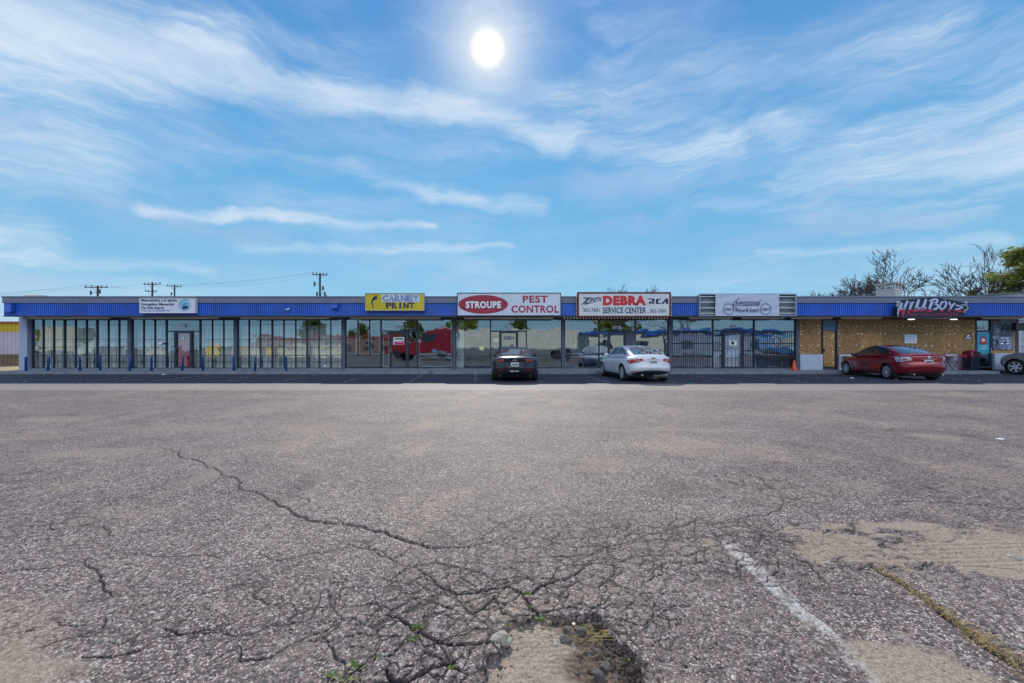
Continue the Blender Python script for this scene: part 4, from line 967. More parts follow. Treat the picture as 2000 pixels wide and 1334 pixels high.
stroke(mb, [(1142, 594.2), (1155, 592), (1166, 588.6)], [1.6, .9, .3], yf, .010); mb.build('maker_lettering', M_navy, s)
mb = MB()    # squared three-letter mark with joined strokes
M3 = lambda pts: [(1264.5+x*.405, 583+y*.115) for x, y in pts]
ppoly(mb, M3([(0,0),(30,0),(34,12),(34,55),(25,62),(34,72),(34,92),(22,92),(22,68),(18,66),(18,92),(8,92),(8,52),(22,52),(22,18),(8,18),(8,14)]), yf, .008)
ppoly(mb, M3([(40,14),(46,4),(64,4),(64,22),(52,22),(52,74),(64,74),(64,92),(46,92),(40,82)]), yf, .008)
ppoly(mb, M3([(66,92),(88,0),(100,0),(100,92),(88,92),(88,40),(78,92)]), yf, .008)
mb.build('emblem_lettering', M_navy, s)
mb = MB(); Yq = YS-.03
rr = random.Random(9)
for i in range(34): a = 1103+i*6.1; mb.lathe([(.004, .02), (.022, .0), (.026, -.03), (.012, -.055)], (XX(a, Yq), Yq+.06, ZZ(620.3, Yq)+rr.uniform(-.01, .01)), 8)
for i in range(9):
    for a in (1126.2, 1312.2): mb.lathe([(.004, .02), (.022, .0), (.026, -.03), (.012, -.055)], (XX(a, Yq), Yq+.06, ZZ(575+i*5, Yq)), 8)
mb.build('light_bulb', pmat('pale_bulb', (.75, .70, .45), .3, var=.2, vs=6), s)
mb = MB().tube([P(1102+i*6.1, 619.5+.5*math.sin(i*1.9), Yq)+Vector((0, .06, 0)) for i in range(36)], .008, 5); mb.build('bulb_cable', M_black, s)
# event venue: open frame with banner
s, fr, yf = sign_box(1366, 1556.5, 573.3, 617.6, 'venue_sign', 'open metal sign frame with pale banner in script lettering', pmat('blue_grey_trim', (.26, .32, .44), .45, .2), None, fw=.07, dep=.22)
mb = MB().box(XX(1368, YS), XX(1555, YS), YS+.19, YS+.21, ZZ(616, YS), ZZ(575, YS)); mb.build('back_panel', pmat('weathered_back_panel', (.13, .17, .19), .6, var=.3, vs=2.5), s)
mb = MB()
for yy in (579, 590, 601, 611.5):
    for a, b in ((1368, 1397), (1521, 1555)): mb.box(XX(a, YS), XX(b, YS), YS+.05, YS+.09, ZZ(yy+.7, YS), ZZ(yy-.5, YS))
mb.build('crossbar', M_white, s)
mb = MB(); nx_, nz_ = 60, 14; rows = []
for j in range(nz_+1):
    r = []
    for i in range(nx_+1):
        a = 1397+(1521.5-1397)*i/nx_; b = 574.6+(617-574.6)*j/nz_
        r.append((XX(a, YS), YS-.012-.012*math.sin(i*.55+j*.5)*math.exp(-min(i, nx_-i)*.12)-.008*math.sin(j*1.3+i*.2), ZZ(b, YS)))
    rows.append(r)
mb.grid(rows[::-1]); bn = mb.build('banner', pmat('pale_banner_cloth', (.52, .57, .70), .7, var=.04, vs=2), s, smooth=True)
yb = YS-.038
mb = MB(); put_text(mb, 'ensational', 1442, 1485.5, 584.6, 597.2, yb, bold=.0, shear=.35, th=.004)
stroke(mb, curve([(1445, 583.5), (1441.5, 583.5), (1438, 590), (1439, 596), (1436, 599), (1432.5, 596), (1433.5, 590), (1437.5, 588.3), (1440.5, 591), (1436.5, 594.5), (1430, 594.5)]), .9, yb, .004)
put_text(mb, 'Venue & Event\'s', 1438, 1483, 601, 609.6, yb, bold=0, shear=.35, th=.004)
stroke(mb, curve([(1440, 602), (1437, 601.6), (1435.3, 604.5), (1437.5, 606.8), (1439.5, 604.5)]), .55, yb, .004); stroke(mb, curve([(1452, 607), (1456, 606), (1457.5, 603.8), (1455, 603)]), .5, yb, .004)
for cx in (1423, 1495.5):
    stroke(mb, [(cx+10.2*math.cos(2*PI*i/40), 603.5+10.6*math.sin(2*PI*i/40)) for i in range(41)], .9, yb, .004)
    put_text(mb, "Libby's", cx-8, cx+8.5, 600.5, 607.5, yb, bold=0, shear=.4, th=.004)
mb.build('script_lettering', M_navy, bn)
# restaurant sign: shaped backing, brushed letters, two small skeleton figures
T1 = lambda pts: [(1740+x*.08, 560+y*.08) for x, y in pts]
Yh = YS-.06
root = empty('restaurant_sign', (XX(1817, Yh), Yh, ZZ(624, Yh))); tag(root, 'black cut-out restaurant sign with slanted silver and red brush letters', 'sign')
mb = MB(); ppoly(mb, T1([(90,500),(110,430),(160,400),(190,340),(300,330),(420,305),(560,325),(620,290),(740,290),(800,265),(900,265),(930,285),(1080,262),(1180,290),(1240,330),(1330,315),(1420,335),(1600,370),(1740,420),(1830,470),(1860,540),(1800,610),(1740,660),(1660,700),(1500,740),(1300,760),(700,780),(380,790),(200,780),(150,740),(60,700),(50,620)]), Yh+.16, .16)
bk = mb.build('backing', pmat('black_sign_board', (.008, .012, .022), .4), root); bevel(bk, .01, 2)
M_silv = pmat('brushed_silver_blue', (.46, .52, .78), .45, .1, .12, 2.5); M_pink = pmat('crimson_paint', (.60, .01, .08), .45)
def T1s(mb, pts, w, smooth=False):
    if smooth:
        q = curve(pts); w = list(np.interp(np.linspace(0, 1, len(q)), np.linspace(0, 1, len(w)), w)) if isinstance(w, list) else w; pts = q
    stroke(mb, T1(pts), [float(q)*.08 for q in w] if isinstance(w, list) else w*.08, Yh, .02)
mb = MB()
T1s(mb, [(265,395),(235,470),(200,560)], [45, 60, 50]); T1s(mb, [(405,340),(360,440),(310,560)], [45, 62, 60]); T1s(mb, [(225,548),(330,520)], 32)
T1s(mb, [(450,400),(560,380)], 34); T1s(mb, [(510,400),(480,470),(450,560)], [55, 60, 45]); T1s(mb, [(680,310),(640,430),(590,560)], [55, 66, 62]); T1s(mb, [(580,535),(720,520)], 34)
T1s(mb, [(855,300),(810,430),(755,555)], [55, 66, 62]); T1s(mb, [(750,535),(860,515)], 34)
T1s(mb, [(1010,340),(970,440),(930,550)], [50, 66, 60]); T1s(mb, [(925,350),(1000,320),(1100,310),(1130,350),(1080,400),(1010,430)], [30, 38, 44, 48, 44, 30], True); T1s(mb, [(1010,425),(1100,430),(1145,470),(1110,530),(1020,560)], [30, 44, 52, 50, 40], True)
T1s(mb, [(1300,365),(1230,390),(1195,470),(1195,530),(1240,545),(1300,510),(1340,430),(1335,375),(1290,362)], 42, True)
T1s(mb, [(1410,370),(1440,460)], 46); T1s(mb, [(1560,400),(1490,460),(1440,550)], [36, 52, 52]); T1s(mb, [(1580,455),(1680,470),(1770,500)], [30, 34, 30]); T1s(mb, [(1770,500),(1680,530),(1560,560)], [24, 40, 30])
mb.build('silver_lettering', M_silv, root)
mb = MB()
T1s(mb, [(180,610),(230,580),(320,575)], [50, 40, 30]); T1s(mb, [(310,585),(290,650),(275,735)], [50, 56, 34]); T1s(mb, [(400,625),(450,600),(490,585)], [50, 40, 24]); T1s(mb, [(410,578),(470,590)], 26)
T1s(mb, [(515,600),(640,580),(760,580),(870,565)], [34, 40, 38, 22]); T1s(mb, [(880,595),(950,590),(1040,560)], [22, 44, 24]); T1s(mb, [(1180,575),(1220,590),(1270,575)], [24, 46, 30]); T1s(mb, [(1430,560),(1390,610)], [46, 40])
T1s(mb, [(1540,575),(1640,590),(1740,605)], [40, 34, 24])
mb.build('red_lettering', M_pink, root)
mb = MB(); put_text(mb, 'WING AND BURGER BAR', 1769.5, 1872, 611.2, 616.8, Yh, bold=.015, th=.01, space=1.15, warp=lambda a, b: (a, b*.86+.14*a)); mb.build('small_lettering', pmat('dull_crimson', (.34, .02, .10), .5), root)
M_bone = pmat('bone_white', (.58, .66, .70), .5)
def skel(pts_head, limbs, ribs):
    mb = MB(); V = lambda p: P(*T1([p])[0], Yh)+Vector((0, -.03, 0))
    c = V(pts_head); mb.lathe([(.01, -.055), (.045, -.045), (.055, 0), (.06, .03), (.04, .065), (.005, .075)], c, 10)
    for l in limbs: mb.tube([V(p) for p in l], .014, 6)
    for a, b, w in ribs: mb.tube([V((a-w, b+8)), V((a, b))+Vector((0, -.03, 0)), V((a+w, b+8))], .009, 5)
    o = mb.build('skeleton_figure', M_bone, root, smooth=True)
skel((150, 390), [[(155,410),(165,480),(165,560)], [(150,440),(120,450),(110,480)], [(165,440),(205,420),(205,340)], [(160,560),(165,650),(165,755)], [(170,560),(150,640),(160,745)], [(150,560),(180,560)]], [(160,450,38), (162,475,34), (164,500,28)])
skel((1810, 395), [[(1815,420),(1840,470),(1870,530)], [(1800,440),(1740,440),(1700,430)], [(1815,440),(1760,470)], [(1870,535),(1830,560),(1770,560),(1770,650)], [(1870,535),(1800,600),(1790,650)], [(1850,525),(1885,535)]], [(1828,450,30), (1840,475,28), (1850,500,24)])
# flood lamps under the restaurant sign
proto = None
for i, px in enumerate((1779, 1862)):
    Yl = YC-.05
    if proto is None:
        r = empty('flood_lamp', (XX(px, Yl), Yl, ZZ(622, Yl))); proto = r
        X0, Zc = XX(px, Yl), ZZ(624, Yl); mb = MB().box(X0-.13, X0+.13, Yl-.10, Yl+.06, Zc+.02, Zc+.06); hs = mb.build('housing', M_black, r); bevel(hs, .01, 2)
        mb = MB().box(X0-.11, X0+.11, Yl-.09, Yl+.05, Zc-.012, Zc+.019); mb.build('lens', pmat('lit_lamp_lens', (.9, .9, .95), .3, emit=((1, .95, 1), 1.4)), r)
        mb = MB().box(X0-.02, X0+.02, Yl-.02, Yl+.02, Zc+.06, ZB-.02); mb.build('bracket', M_black, r)
    else:
        r = proto.copy(); COL.objects.link(r); r.location.x = XX(px, Yl)
        for ch in proto.children: c = ch.copy(); COL.objects.link(c); c.parent = r
    tag(r, ['lit flood lamp under the first letters of the restaurant sign', 'lit flood lamp under the last letters of the restaurant sign'][i], 'lamp', 'flood lamps under the restaurant sign')
# ------------------------------------------------------------------ tube lamps under the canopy
YT = 21.62
LB = ['left end of the canopy', 'church door, left of the church sign end', 'four curtained windows by the print shop', 'print shop sign', 'pest control sign', 'left part of the venue sign', 'right part of the venue sign', 'boarded door', 'boarded panels left of the restaurant sign', 'middle of the restaurant sign', 'far right end of the canopy']
lab = ['unlit cream tube lamp over the first windows at the far left', 'unlit cream tube lamp above the church door', 'unlit cream tube lamp over the windows left of the print shop', 'unlit cream tube lamp below the yellow print sign', 'unlit cream tube lamp below the pest control sign', 'unlit cream tube lamp below the left half of the venue banner', 'unlit cream tube lamp below the right half of the venue banner', 'unlit cream tube lamp over the boarded door', 'unlit cream tube lamp left of the restaurant sign', 'unlit cream tube lamp below the restaurant sign', 'unlit cream tube lamp over the restaurant window at the right end']
for (a, b), l in zip(((57, 215), (257, 427), (470, 644), (685, 861), (906, 1081), (1346, 1430), (1449, 1531), (1545, 1625), (1643, 1721), (1785, 1857), (1918, 1996)), lab):
    x0, x1 = XX(a, YT), XX(b, YT); r = empty('tube_lamp', ((x0+x1)/2, YT, ZB-.02)); tag(r, l, 'lamp', 'tube lamps under the canopy')
    tl = random.uniform(-.008, .008)
    mb = MB(); mb.add([(x0, YT-.07, ZB-.1), (x1, YT-.07, ZB-.1+tl), (x1, YT+.07, ZB-.1+tl), (x0, YT+.07, ZB-.1), (x0, YT-.04, ZB-.025), (x1, YT-.04, ZB-.025), (x1, YT+.04, ZB-.025), (x0, YT+.04, ZB-.025)], [(0,3,2,1),(4,5,6,7),(0,1,5,4),(1,2,6,5),(2,3,7,6),(3,0,4,7)])
    mb.build('lamp_shade', M_cream, r)
    mb = MB().tube([(x0+.03, YT, ZB-.12), (x1-.03, YT, ZB-.12+tl)], .016, 8); mb.build('tube', M_white, r)
# ------------------------------------------------------------------ bollards
M_bol = pmat('blue_bollard_paint', (.010, .065, .28), .45, 0, .2, 8, dirt=((.10, .08, .07), 9, .5))
bl = ['blue steel bollard in front of the corner column', 'blue bollard between the corner column and the second window frame', 'blue bollard before the second church window', 'blue bollard before the third church window', 'blue bollard in front of the first dark pillar, left of the church door', 'blue bollard just left of the church door', 'blue bollard right in front of the red church door', 'blue bollard just right of the church door', 'blue bollard by the second dark pillar right of the church door', 'blue bollard before the middle of the last church windows', 'rightmost blue bollard, before the last church window']
pb = None
for i, px in enumerate((50.5, 93.5, 156.5, 196, 253.5, 296, 356, 396.5, 457, 498, 559)):
    Y = 21.02
    if pb is None:
        pb = empty('bollard', (XX(px, Y), Y, ZS)); x = XX(px, Y)
        MB().lathe([(.05, -.02), (.05, .70), (.046, .725), (.03, .742), (.004, .748)], (x, Y, ZS), 14).build('post', M_bol, pb, smooth=True)
        MB().box(x-.09, x+.09, Y-.09, Y+.09, ZS, ZS+.012).build('base_plate', M_bol, pb); r = pb
    else:
        r = pb.copy(); COL.objects.link(r)
        for ch in pb.children: c = ch.copy(); COL.objects.link(c); c.parent = r
        r.location = (XX(px, Y), Y, ZS); r.rotation_euler = (random.uniform(-.03, .03), random.choice((-.05, -.02, .02, .04, .06)), random.random())
    tag(r, bl[i], 'bollard', 'blue bollards along the kerb')
# ------------------------------------------------------------------ small things by the walls
def put(o, label, cat, group=None): return tag(o, label, cat, group)
# security camera by the church door, small camera on the band, black box sign
r = empty('security_camera', P(321, 673, YG)+Vector((0, -.2, 0))); put(r, 'white dome security camera beside the church door', 'camera'); c = P(320.5, 672, YG)+Vector((0, -.2, 0))
MB().lathe([(.005, -.10), (.06, -.085), (.10, -.03), (.105, .03), (.07, .075), (.01, .09)], c, 14).build('dome', M_white, r, smooth=True); MB().box(c.x, c.x+.14, c.y+.02, YG-.04, c.z-.02, c.z+.06).build('bracket', M_black, r)
r = empty('security_camera', P(565, 605, YC)+Vector((0, -.1, 0))); put(r, 'tiny white camera on the blue band right of the church sign', 'camera'); c = P(565, 604.5, YC)+Vector((0, -.08, 0))
MB().tube([c+Vector((-.09, -.06, -.02)), c+Vector((.05, 0, .02))], .032, 8).build('camera_body', M_white, r); MB().box(c.x-.01, c.x+.02, c.y, YC, c.z+.0, c.z+.09).build('bracket', M_steel, r)
r = empty('box_sign', P(1984, 646, YG-.5)); put(r, 'black box sign jutting from the wall at the right end', 'sign')
Yk = 21.9; b = MB().box(XX(1973.5, Yk), XX(1996, Yk), Yk-.25, Yk-.05, ZZ(646, Yk), ZZ(631, Yk)).build('housing', M_black, r); bevel(b, .015, 2); MB().box(XX(1979, Yk), XX(1980.4, Yk), Yk-.05, YG-.02, ZZ(640, Yk), ZZ(637, Yk)).build('bracket', M_steel, r)
# open sign
r = empty('open_sign', P(1890, 663, YO)+Vector((0, -.02, 0))); put(r, 'small black open sign with round red, white and blue globe', 'sign'); Yq = YO-.015
b = MB(); ppoly(b, [(1883.5, 662.8), (1885, 655), (1888, 651.5), (1892, 651), (1895.5, 653), (1897, 657), (1898, 662.8)], Yq, .02); b.build('backing', M_black, r)
b = MB(); ppoly(b, ellip(1891, 655.5, 3.4, 3.4, 24), Yq-.021, .004); b.build('globe_print', M_white, r)
b = MB(); ppoly(b, [(1887.9, 654.6), (1888.7, 653), (1891, 652.1), (1893.4, 653.1), (1894.2, 654.3), (1891.5, 654.2), (1889.8, 656)], Yq-.026, .003); b.build('globe_red', M_red, r)
b = MB(); ppoly(b, [(1888.2, 657.4), (1890.5, 657.8), (1893, 656.6), (1894.3, 656.2), (1893, 658.3), (1891, 658.9), (1889, 658.3)], Yq-.026, .003); b.build('globe_blue', M_blue, r)
b = MB(); put_text(b, 'OPEN', 1884.3, 1896.8, 659, 662.2, Yq-.021, bold=.03, th=.004); b.build('lettering', M_white, r)
b = MB(); rect(b, 1766.5, 1790.5, 653.5, 670.5, YO-.02, .008); o = b.build('notice', pmat('white_notice', (.62, .68, .80), .6, var=.05), org=P(1778, 662, YO)); put(o, 'white handwritten notice taped to the boarded front', 'notice')
b = MB(); rr = random.Random(4)
for j in range(5):
    x = 1769
    while x < 1786: w = rr.uniform(.6, 2.6); rect(b, x, x+w, 656+j*2.6, 656.6+j*2.6+rr.random()*.5, YO-.029, .002); x += w+rr.uniform(.5, 1.2)
b.build('handwriting', pmat('grey_ink', (.30, .34, .42), .6), o)
# traffic cone
Y = 21.75; c = Vector((XX(1551, Y), Y, ZS)); r = empty('traffic_cone', c); put(r, 'orange traffic cone at the corner of the white brick base', 'cone')
M_cone = pmat('orange_plastic', (.75, .075, .015), .5); MB().lathe([(.145, .03), (.135, .05), (.035, .52), (.028, .53)], c, 20).build('cone', M_cone, r, smooth=True); b = MB().box(c.x-.18, c.x+.18, c.y-.18, c.y+.18, c.z, c.z+.03).build('base', M_cone, r); bevel(b, .01, 2)
# litter bin
Y = 21.6; x = XX(1896.5, Y); r = empty('litter_bin', (x, Y, ZS)); put(r, 'dark litter bin with a maroon lid beside the restaurant door', 'bin')
M_binl = pmat('maroon_plastic', (.20, .008, .03), .4); M_bin = pmat('dark_bin_body', (.010, .016, .035), .35)
w = .24; h0, h1 = .74, 1.06; z0 = ZS
def ring(w_, z, rd=.06, n=5):
    return [(x+sx*(w_-rd)+rd*math.cos(t0+PI/2*k/n), Y+sy*(w_-rd)+rd*math.sin(t0+PI/2*k/n), z) for sx, sy, t0 in ((1, 1, 0), (-1, 1, PI/2), (-1, -1, PI), (1, -1, 3*PI/2)) for k in range(n+1)]
def loft(rings, close=True):
    mb = MB(); n = len(rings[0]); vs = [p for q in rings for p in q]; fs = [(i*n+k, i*n+(k+1) % n, (i+1)*n+(k+1) % n, (i+1)*n+k) for i in range(len(rings)-1) for k in range(n)]
    fs += [tuple(range(n-1, -1, -1)), tuple((len(rings)-1)*n+k for k in range(n))]; return mb.add(vs, fs)
loft([ring(w-.03, z0), ring(w, z0+.05), ring(w, z0+h0-.02)]).build('bin_body', M_bin, r, smooth=False)
lid = loft([ring(w+.02, z0+h0-.02), ring(w+.025, z0+h0+.04), ring(w-.02, z0+h1-.06), ring(w-.10, z0+h1)]).build('lid', M_binl, r)
MB().box(x-.10, x+.18, Y-w-.035, Y-w+.1, z0+h0+.06, z0+h0+.24).build('opening', M_black, lid)
MB().box(x-.13, x+.21, Y-w-.05, Y-w-.02, z0+h0+.02, z0+h0+.045).build('flap_edge', M_binl, lid)
# folding tables and chairs in red
M_rmet = pmat('red_enamel_tube', (.30, .012, .03), .45)
def bistro_table(px, Y, w, label):
    x = XX(px, Y); z = ZS; r = empty('patio_table', (x, Y, z)); put(r, label, 'table', 'red patio furniture')
    b = MB().box(x-w, x+w, Y-.3, Y+.3, z+.70, z+.73).build('tabletop', M_rmet, r); bevel(b, .008, 1)
    for s in (-1, 1): MB().tube([(x-w*.8*s, Y-.2, z), (x+w*.8*s, Y-.2, z+.70)], .008, 6).tube([(x-w*.8*s, Y+.2, z), (x+w*.8*s, Y+.2, z+.70)], .008, 6).build('leg', M_rmet, r)
def bistro_chair(px, Y, label, back=-1):
    x = XX(px, Y); z = ZS; r = empty('patio_chair', (x, Y, z)); put(r, label, 'chair', 'red patio furniture')
    b = MB()
    for i in range(6): b.box(x-.2, x+.2, Y-.19+i*.065, Y-.14+i*.065, z+.44, z+.455)
    b.build('seat', M_rmet, r); b = MB()
    for i in range(2): b.box(x-.2, x+.2, Y+back*.22-.01, Y+back*.22+.01, z+.70+i*.08, z+.75+i*.08)
    b.build('backrest', M_rmet, r)
    for s in (-1, 1): MB().tube([(x+s*.2, Y-back*.2, z), (x+s*.2, Y+back*.12, z+.44), (x+s*.2, Y+back*.22, z+.86)], .008, 6).tube([(x+s*.19, Y+back*.22, z), (x+s*.19, Y-back*.16, z+.44)], .008, 6).build('leg', M_rmet, r)
bistro_table(1860, 21.75, .30, 'red folding table between the red car and the litter bin')
bistro_chair(1872, 21.45, 'red slatted folding chair left of the litter bin', -1)
bistro_chair(1848, 21.75, 'red folding chair half hidden behind the red car boot', 1)
bistro_table(1661, 21.75, .22, 'red folding table left of the red car bonnet')
# litter in the lot
def litter(px, py, s, mat, label, name='paper_scrap', sx=1.0):
    gx, gy = G0(px, py); rr = random.Random(px); n = 7
    pts = [(gx+s*sx*math.cos(2*PI*i/n)*rr.uniform(.6, 1), gy+s*math.sin(2*PI*i/n)*rr.uniform(.6, 1)) for i in range(n)]
    mb = MB(); vs = [(a, b, .012+rr.uniform(0, s*.25)) for a, b in pts]+[(gx, gy, .012+s*.4)]+[(a, b, .004) for a, b in pts]
    mb.add(vs, [(i, (i+1) % n, n) for i in range(n)]+[((i+1) % n, i, n+1+i, n+1+(i+1) % n) for i in range(n)]); o = mb.build(name, mat, org=(gx, gy, 0)); return put(o, label, 'litter')
litter(1953, 859, .045, M_white, 'white paper scrap on the far right of the asphalt', sx=1.6); litter(1349, 750, .09, pmat('green_plastic', (.0, .30, .16), .4), 'crumpled green wrapper at the shadow edge right of the white car', 'green_wrapper')
litter(320, 732, .10, M_white, 'pale scrap in the shade before the church door'); litter(509, 729.5, .09, M_cream, 'cream crumpled scrap by the kerb below the church windows'); litter(1664, 739, .08, M_white, 'white scrap in the shade left of the red car wheel'); litter(1750, 741, .07, M_cream, 'pale scrap beside the rear wheel of the red car'); litter(1044, 731, .06, M_white, 'small white scrap right of the dark coupe') if False else None
# ------------------------------------------------------------------ cars
def smooth_fn(pts, k=9):
    xs = np.linspace(pts[0][0], pts[-1][0], 241); ys = np.interp(xs, [p[0] for p in pts], [p[1] for p in pts])
    ker = np.hanning(k+2)[1:-1]; ker /= ker.sum(); pad = k//2
    yp = np.concatenate([2*ys[0]-ys[1:pad+1][::-1], ys, 2*ys[-1]-ys[-pad-1:-1][::-1]]); ys = np.convolve(yp, ker, 'valid')[:241]
    return lambda x: float(np.interp(x, xs, ys))
def paint(name, col, metal=.0, rough=.32):
    if name in _mats: return _mats[name]
    m = bpy.data.materials.new(name); m.use_nodes = True; t = m.node_tree; h = G(t); b = t.nodes['Principled BSDF']
    co = h.n('ShaderNodeTexCoord').outputs['Object']; s = h.sep(co)
    dust = h.m('MULTIPLY', h.rng(s[2], .75, .15, 0, .35), h.rng(h.noise(co, 6, 5, .6), .3, .7))
    c = h.mix(dust, col, (.22, .19, .16)); h.put(b.inputs['Base Color'], c); b.inputs['Metallic'].default_value = metal
    h.put(b.inputs['Roughness'], h.m('ADD', rough, h.m('MULTIPLY', dust, .8))); b.inputs['Coat Weight'].default_value = .8; b.inputs['Coat Roughness'].default_value = .04
    _mats[name] = m; return m
M_tyre = pmat('tyre_rubber', (.016, .016, .018), .85, var=.25, vs=12); M_rim = pmat('alloy_rim', (.62, .64, .70), .3, .3); M_cglass = pmat('tinted_car_glass', (.030, .050, .060), .04, 0, .0, spec=.9, coat=1)
M_well = pmat('wheel_well_black', (.008, .008, .009), .9); M_tail = pmat('tail_lamp_red', (.50, .010, .015), .12, coat=1, var=.2, vs=30); M_lens = pmat('clear_lamp_lens', (.55, .56, .60), .12, .3, coat=1)
M_valance = pmat('black_bumper_plastic', (.025, .027, .035), .6); M_chrome = pmat('chrome', (.75, .77, .80), .08, 1.0); M_plate = pmat('number_plate', (.62, .64, .62), .5); M_seam = pmat('panel_gap', (.012, .012, .014), .8)
M_axle = pmat('dark_underbody', (.03, .03, .03), .8)
def make_car(sp):
    L, Wd, H = sp['L'], sp['W']/2, sp['H']; top = smooth_fn(sp['top'], 13); bot = smooth_fn(sp['bot'], 7)
    rearx = smooth_fn(sp['rearx'], 11); frontx = smooth_fn(sp['frontx'], 11); pn = 9.0
    wf, wr, Rw = sp['wf'], sp['wr'], sp['Rw']
    def plan(x):
        t = abs(x)/(L/2); return 1-.10*max(0, (t-.62)/.38)**2.0
    sidep = smooth_fn([(0, .90), (.1, .955), (.3, .985), (.5, .99), (.62, 1.0), (.8, .985), (1, .93)], 15)
    def body(a, b, c, off=0.0):
        n = (abs(a)**pn+abs(b)**pn+abs(c)**pn)**(1/pn); a, b, c = a/n, b/n, c/n
        cz = (c+1)/2; xr = rearx(cz)+sp.get('kr', .16)*abs(b)**2.4; xf = frontx(cz)-.30*abs(b)**2.4
        x = xr+(xf-xr)*(a+1)/2; zt = top(x)-sp.get('crown', .05)*b*b; zb = bot(x); z = zb+(zt-zb)*cz
        hw = Wd*plan(x)*sidep(cz)
        for wx in (wf, wr):      # gentle bulge over the wheels
            hw += .018*math.exp(-((x-wx)/.42)**2)*math.exp(-((z-Rw*1.7)/.22)**2)
        return Vector((x, b*hw, z))
    gt = smooth_fn(sp['roof'], 15); g0, g1 = sp['roof'][0][0], sp['roof'][-1][0]; belt = smooth_fn(sp['belt'], 5)
    wb_, wt_ = sp['gw']
    def house(a, b, c, off=0.0):
        p2 = 14.0; n = (abs(a)**p2+abs(b)**p2+abs(c)**p2)**(1/p2); b, c = b/n, c/n
        cz = (c+1)/2; x = g0+(g1-g0)*(a+1)/2; zb = belt(x)-.05; zt = max(gt(x), zb+.01); 
        x2 = x-(.16 if a > .4 else 0)*abs(b)**2.2*max(0, (a-.4)/.6)+(.14 if a < -.4 else 0)*abs(b)**2.2*max(0, (-a-.4)/.6)
        z = zb+(zt-.025*b*b-zb)*cz; zr = (z-zb)/(H-zb)
        hw = (wb_+(wt_-wb_)*max(0, min(1, zr)))*plan(x*.82)*(1-.10*max(0, abs(a)-.55)/.45)
        return Vector((x2, b*hw, z))
    def patch(F, face, q, nu=8, nv=5, off=.006, mir=False):
        """quad patch lying on a surface; q = 4 corners in that face's parameters"""
        rows = []
        for j in range(nv+1):
            row = []
            for i in range(nu+1):
                s, t = i/nu, j/nv; u = (q[0][0]*(1-s)+q[1][0]*s)*(1-t)+(q[3][0]*(1-s)+q[2][0]*s)*t; v = (q[0][1]*(1-s)+q[1][1]*s)*(1-t)+(q[3][1]*(1-s)+q[2][1]*s)*t
                f = {'L': lambda u, v: F(u, 1, v), 'R': lambda u, v: F(u, -1, v), 'top': lambda u, v: F(u, v, 1), 'rear': lambda u, v: F(-1, u, v), 'front': lambda u, v: F(1, u, v)}[face]
                e = .01; p = f(u, v); n = (f(u+e, v)-f(u-e, v)).cross(f(u, v+e)-f(u, v-e))
                if n.length < 1e-12: n = Vector((0, 0, 1))
                n.normalize(); cen = Vector((0, 0, H*.45))
                if n.dot(p-cen) < 0: n = -n
                row.append(p+n*off)
            rows.append(row)
        mb = MB(); mb.grid(rows); nb = len(mb.v)
        return mb
    def addp(mb, *a, **k):
        m = patch(*a, **k); mb.add(m.v, m.f)
    def param_grid(F, na, nb, nc, skip=None):
        mb = MB()
        def face(fn, n1, n2, w1=None):
            rows = [[fn(-1+2*i/n1, -1+2*j/n2) for j in range(n2+1)] for i in range(n1+1)]; mb.grid(rows)
        face(lambda u, v: F(u, 1, v), na, nc); face(lambda u, v: F(u, -1, v), na, nc); face(lambda u, v: F(u, v, 1), na, nb); face(lambda u, v: F(u, v, -1), na, nb)
        face(lambda u, v: F(1, u, v), nb, nc); face(lambda u, v: F(-1, u, v), nb, nc)
        return mb
    root = empty(sp['name'], (0, 0, 0), 0, True); tag(root, sp['label'], 'car')
    Ra = Rw*1.17
    mb = param_grid(body, 110, 20, 26)
    # cut wheel arches, rounding the cut to a circle
    keep = []
    V = mb.v
    def hit(p, r): return any(abs(p[1]) > Wd*.62 and math.hypot(p[0]-wx, p[2]-Rw) < r for wx in (wf, wr))
    for f in mb.f:
        c = sum((Vector(V[i]) for i in f), Vector())/len(f)
        if not hit(c, Ra): keep.append(f)
    mb.f = keep; mb.mi = [0]*len(keep)
    for i, p in enumerate(V):
        for wx in (wf, wr):
            d = math.hypot(p[0]-wx, p[2]-Rw)
            if abs(p[1]) > Wd*.62 and d < Ra+.018:
                k = Ra/max(d, 1e-4) if d < Ra+.018 and d > Ra-.07 else None
                if k: V[i] = (wx+(p[0]-wx)*k, p[1], Rw+(p[2]-Rw)*k)
    bo = mb.build('body', sp['paint'], root, smooth=True, fixn=False)
    bm = bmesh.new(); bm.from_mesh(bo.data); bmesh.ops.remove_doubles(bm, verts=bm.verts, dist=.0015)
    bmesh.ops.delete(bm, geom=[v for v in bm.verts if not v.link_faces], context='VERTS'); bmesh.ops.recalc_face_normals(bm, faces=bm.faces); bm.to_mesh(bo.data); bm.free()
    bo.data.polygons.foreach_set('use_smooth', [True]*len(bo.data.polygons))
    hb = param_grid(house, 60, 16, 14).build('roof', sp['paint'], root, smooth=True)
    bm = bmesh.new(); bm.from_mesh(hb.data); bmesh.ops.remove_doubles(bm, verts=bm.verts, dist=.0015); bmesh.ops.recalc_face_normals(bm, faces=bm.faces); bm.to_mesh(hb.data); bm.free()
    hb.data.polygons.foreach_set('use_smooth', [True]*len(hb.data.polygons))
    # wheel wells
    mb = MB()
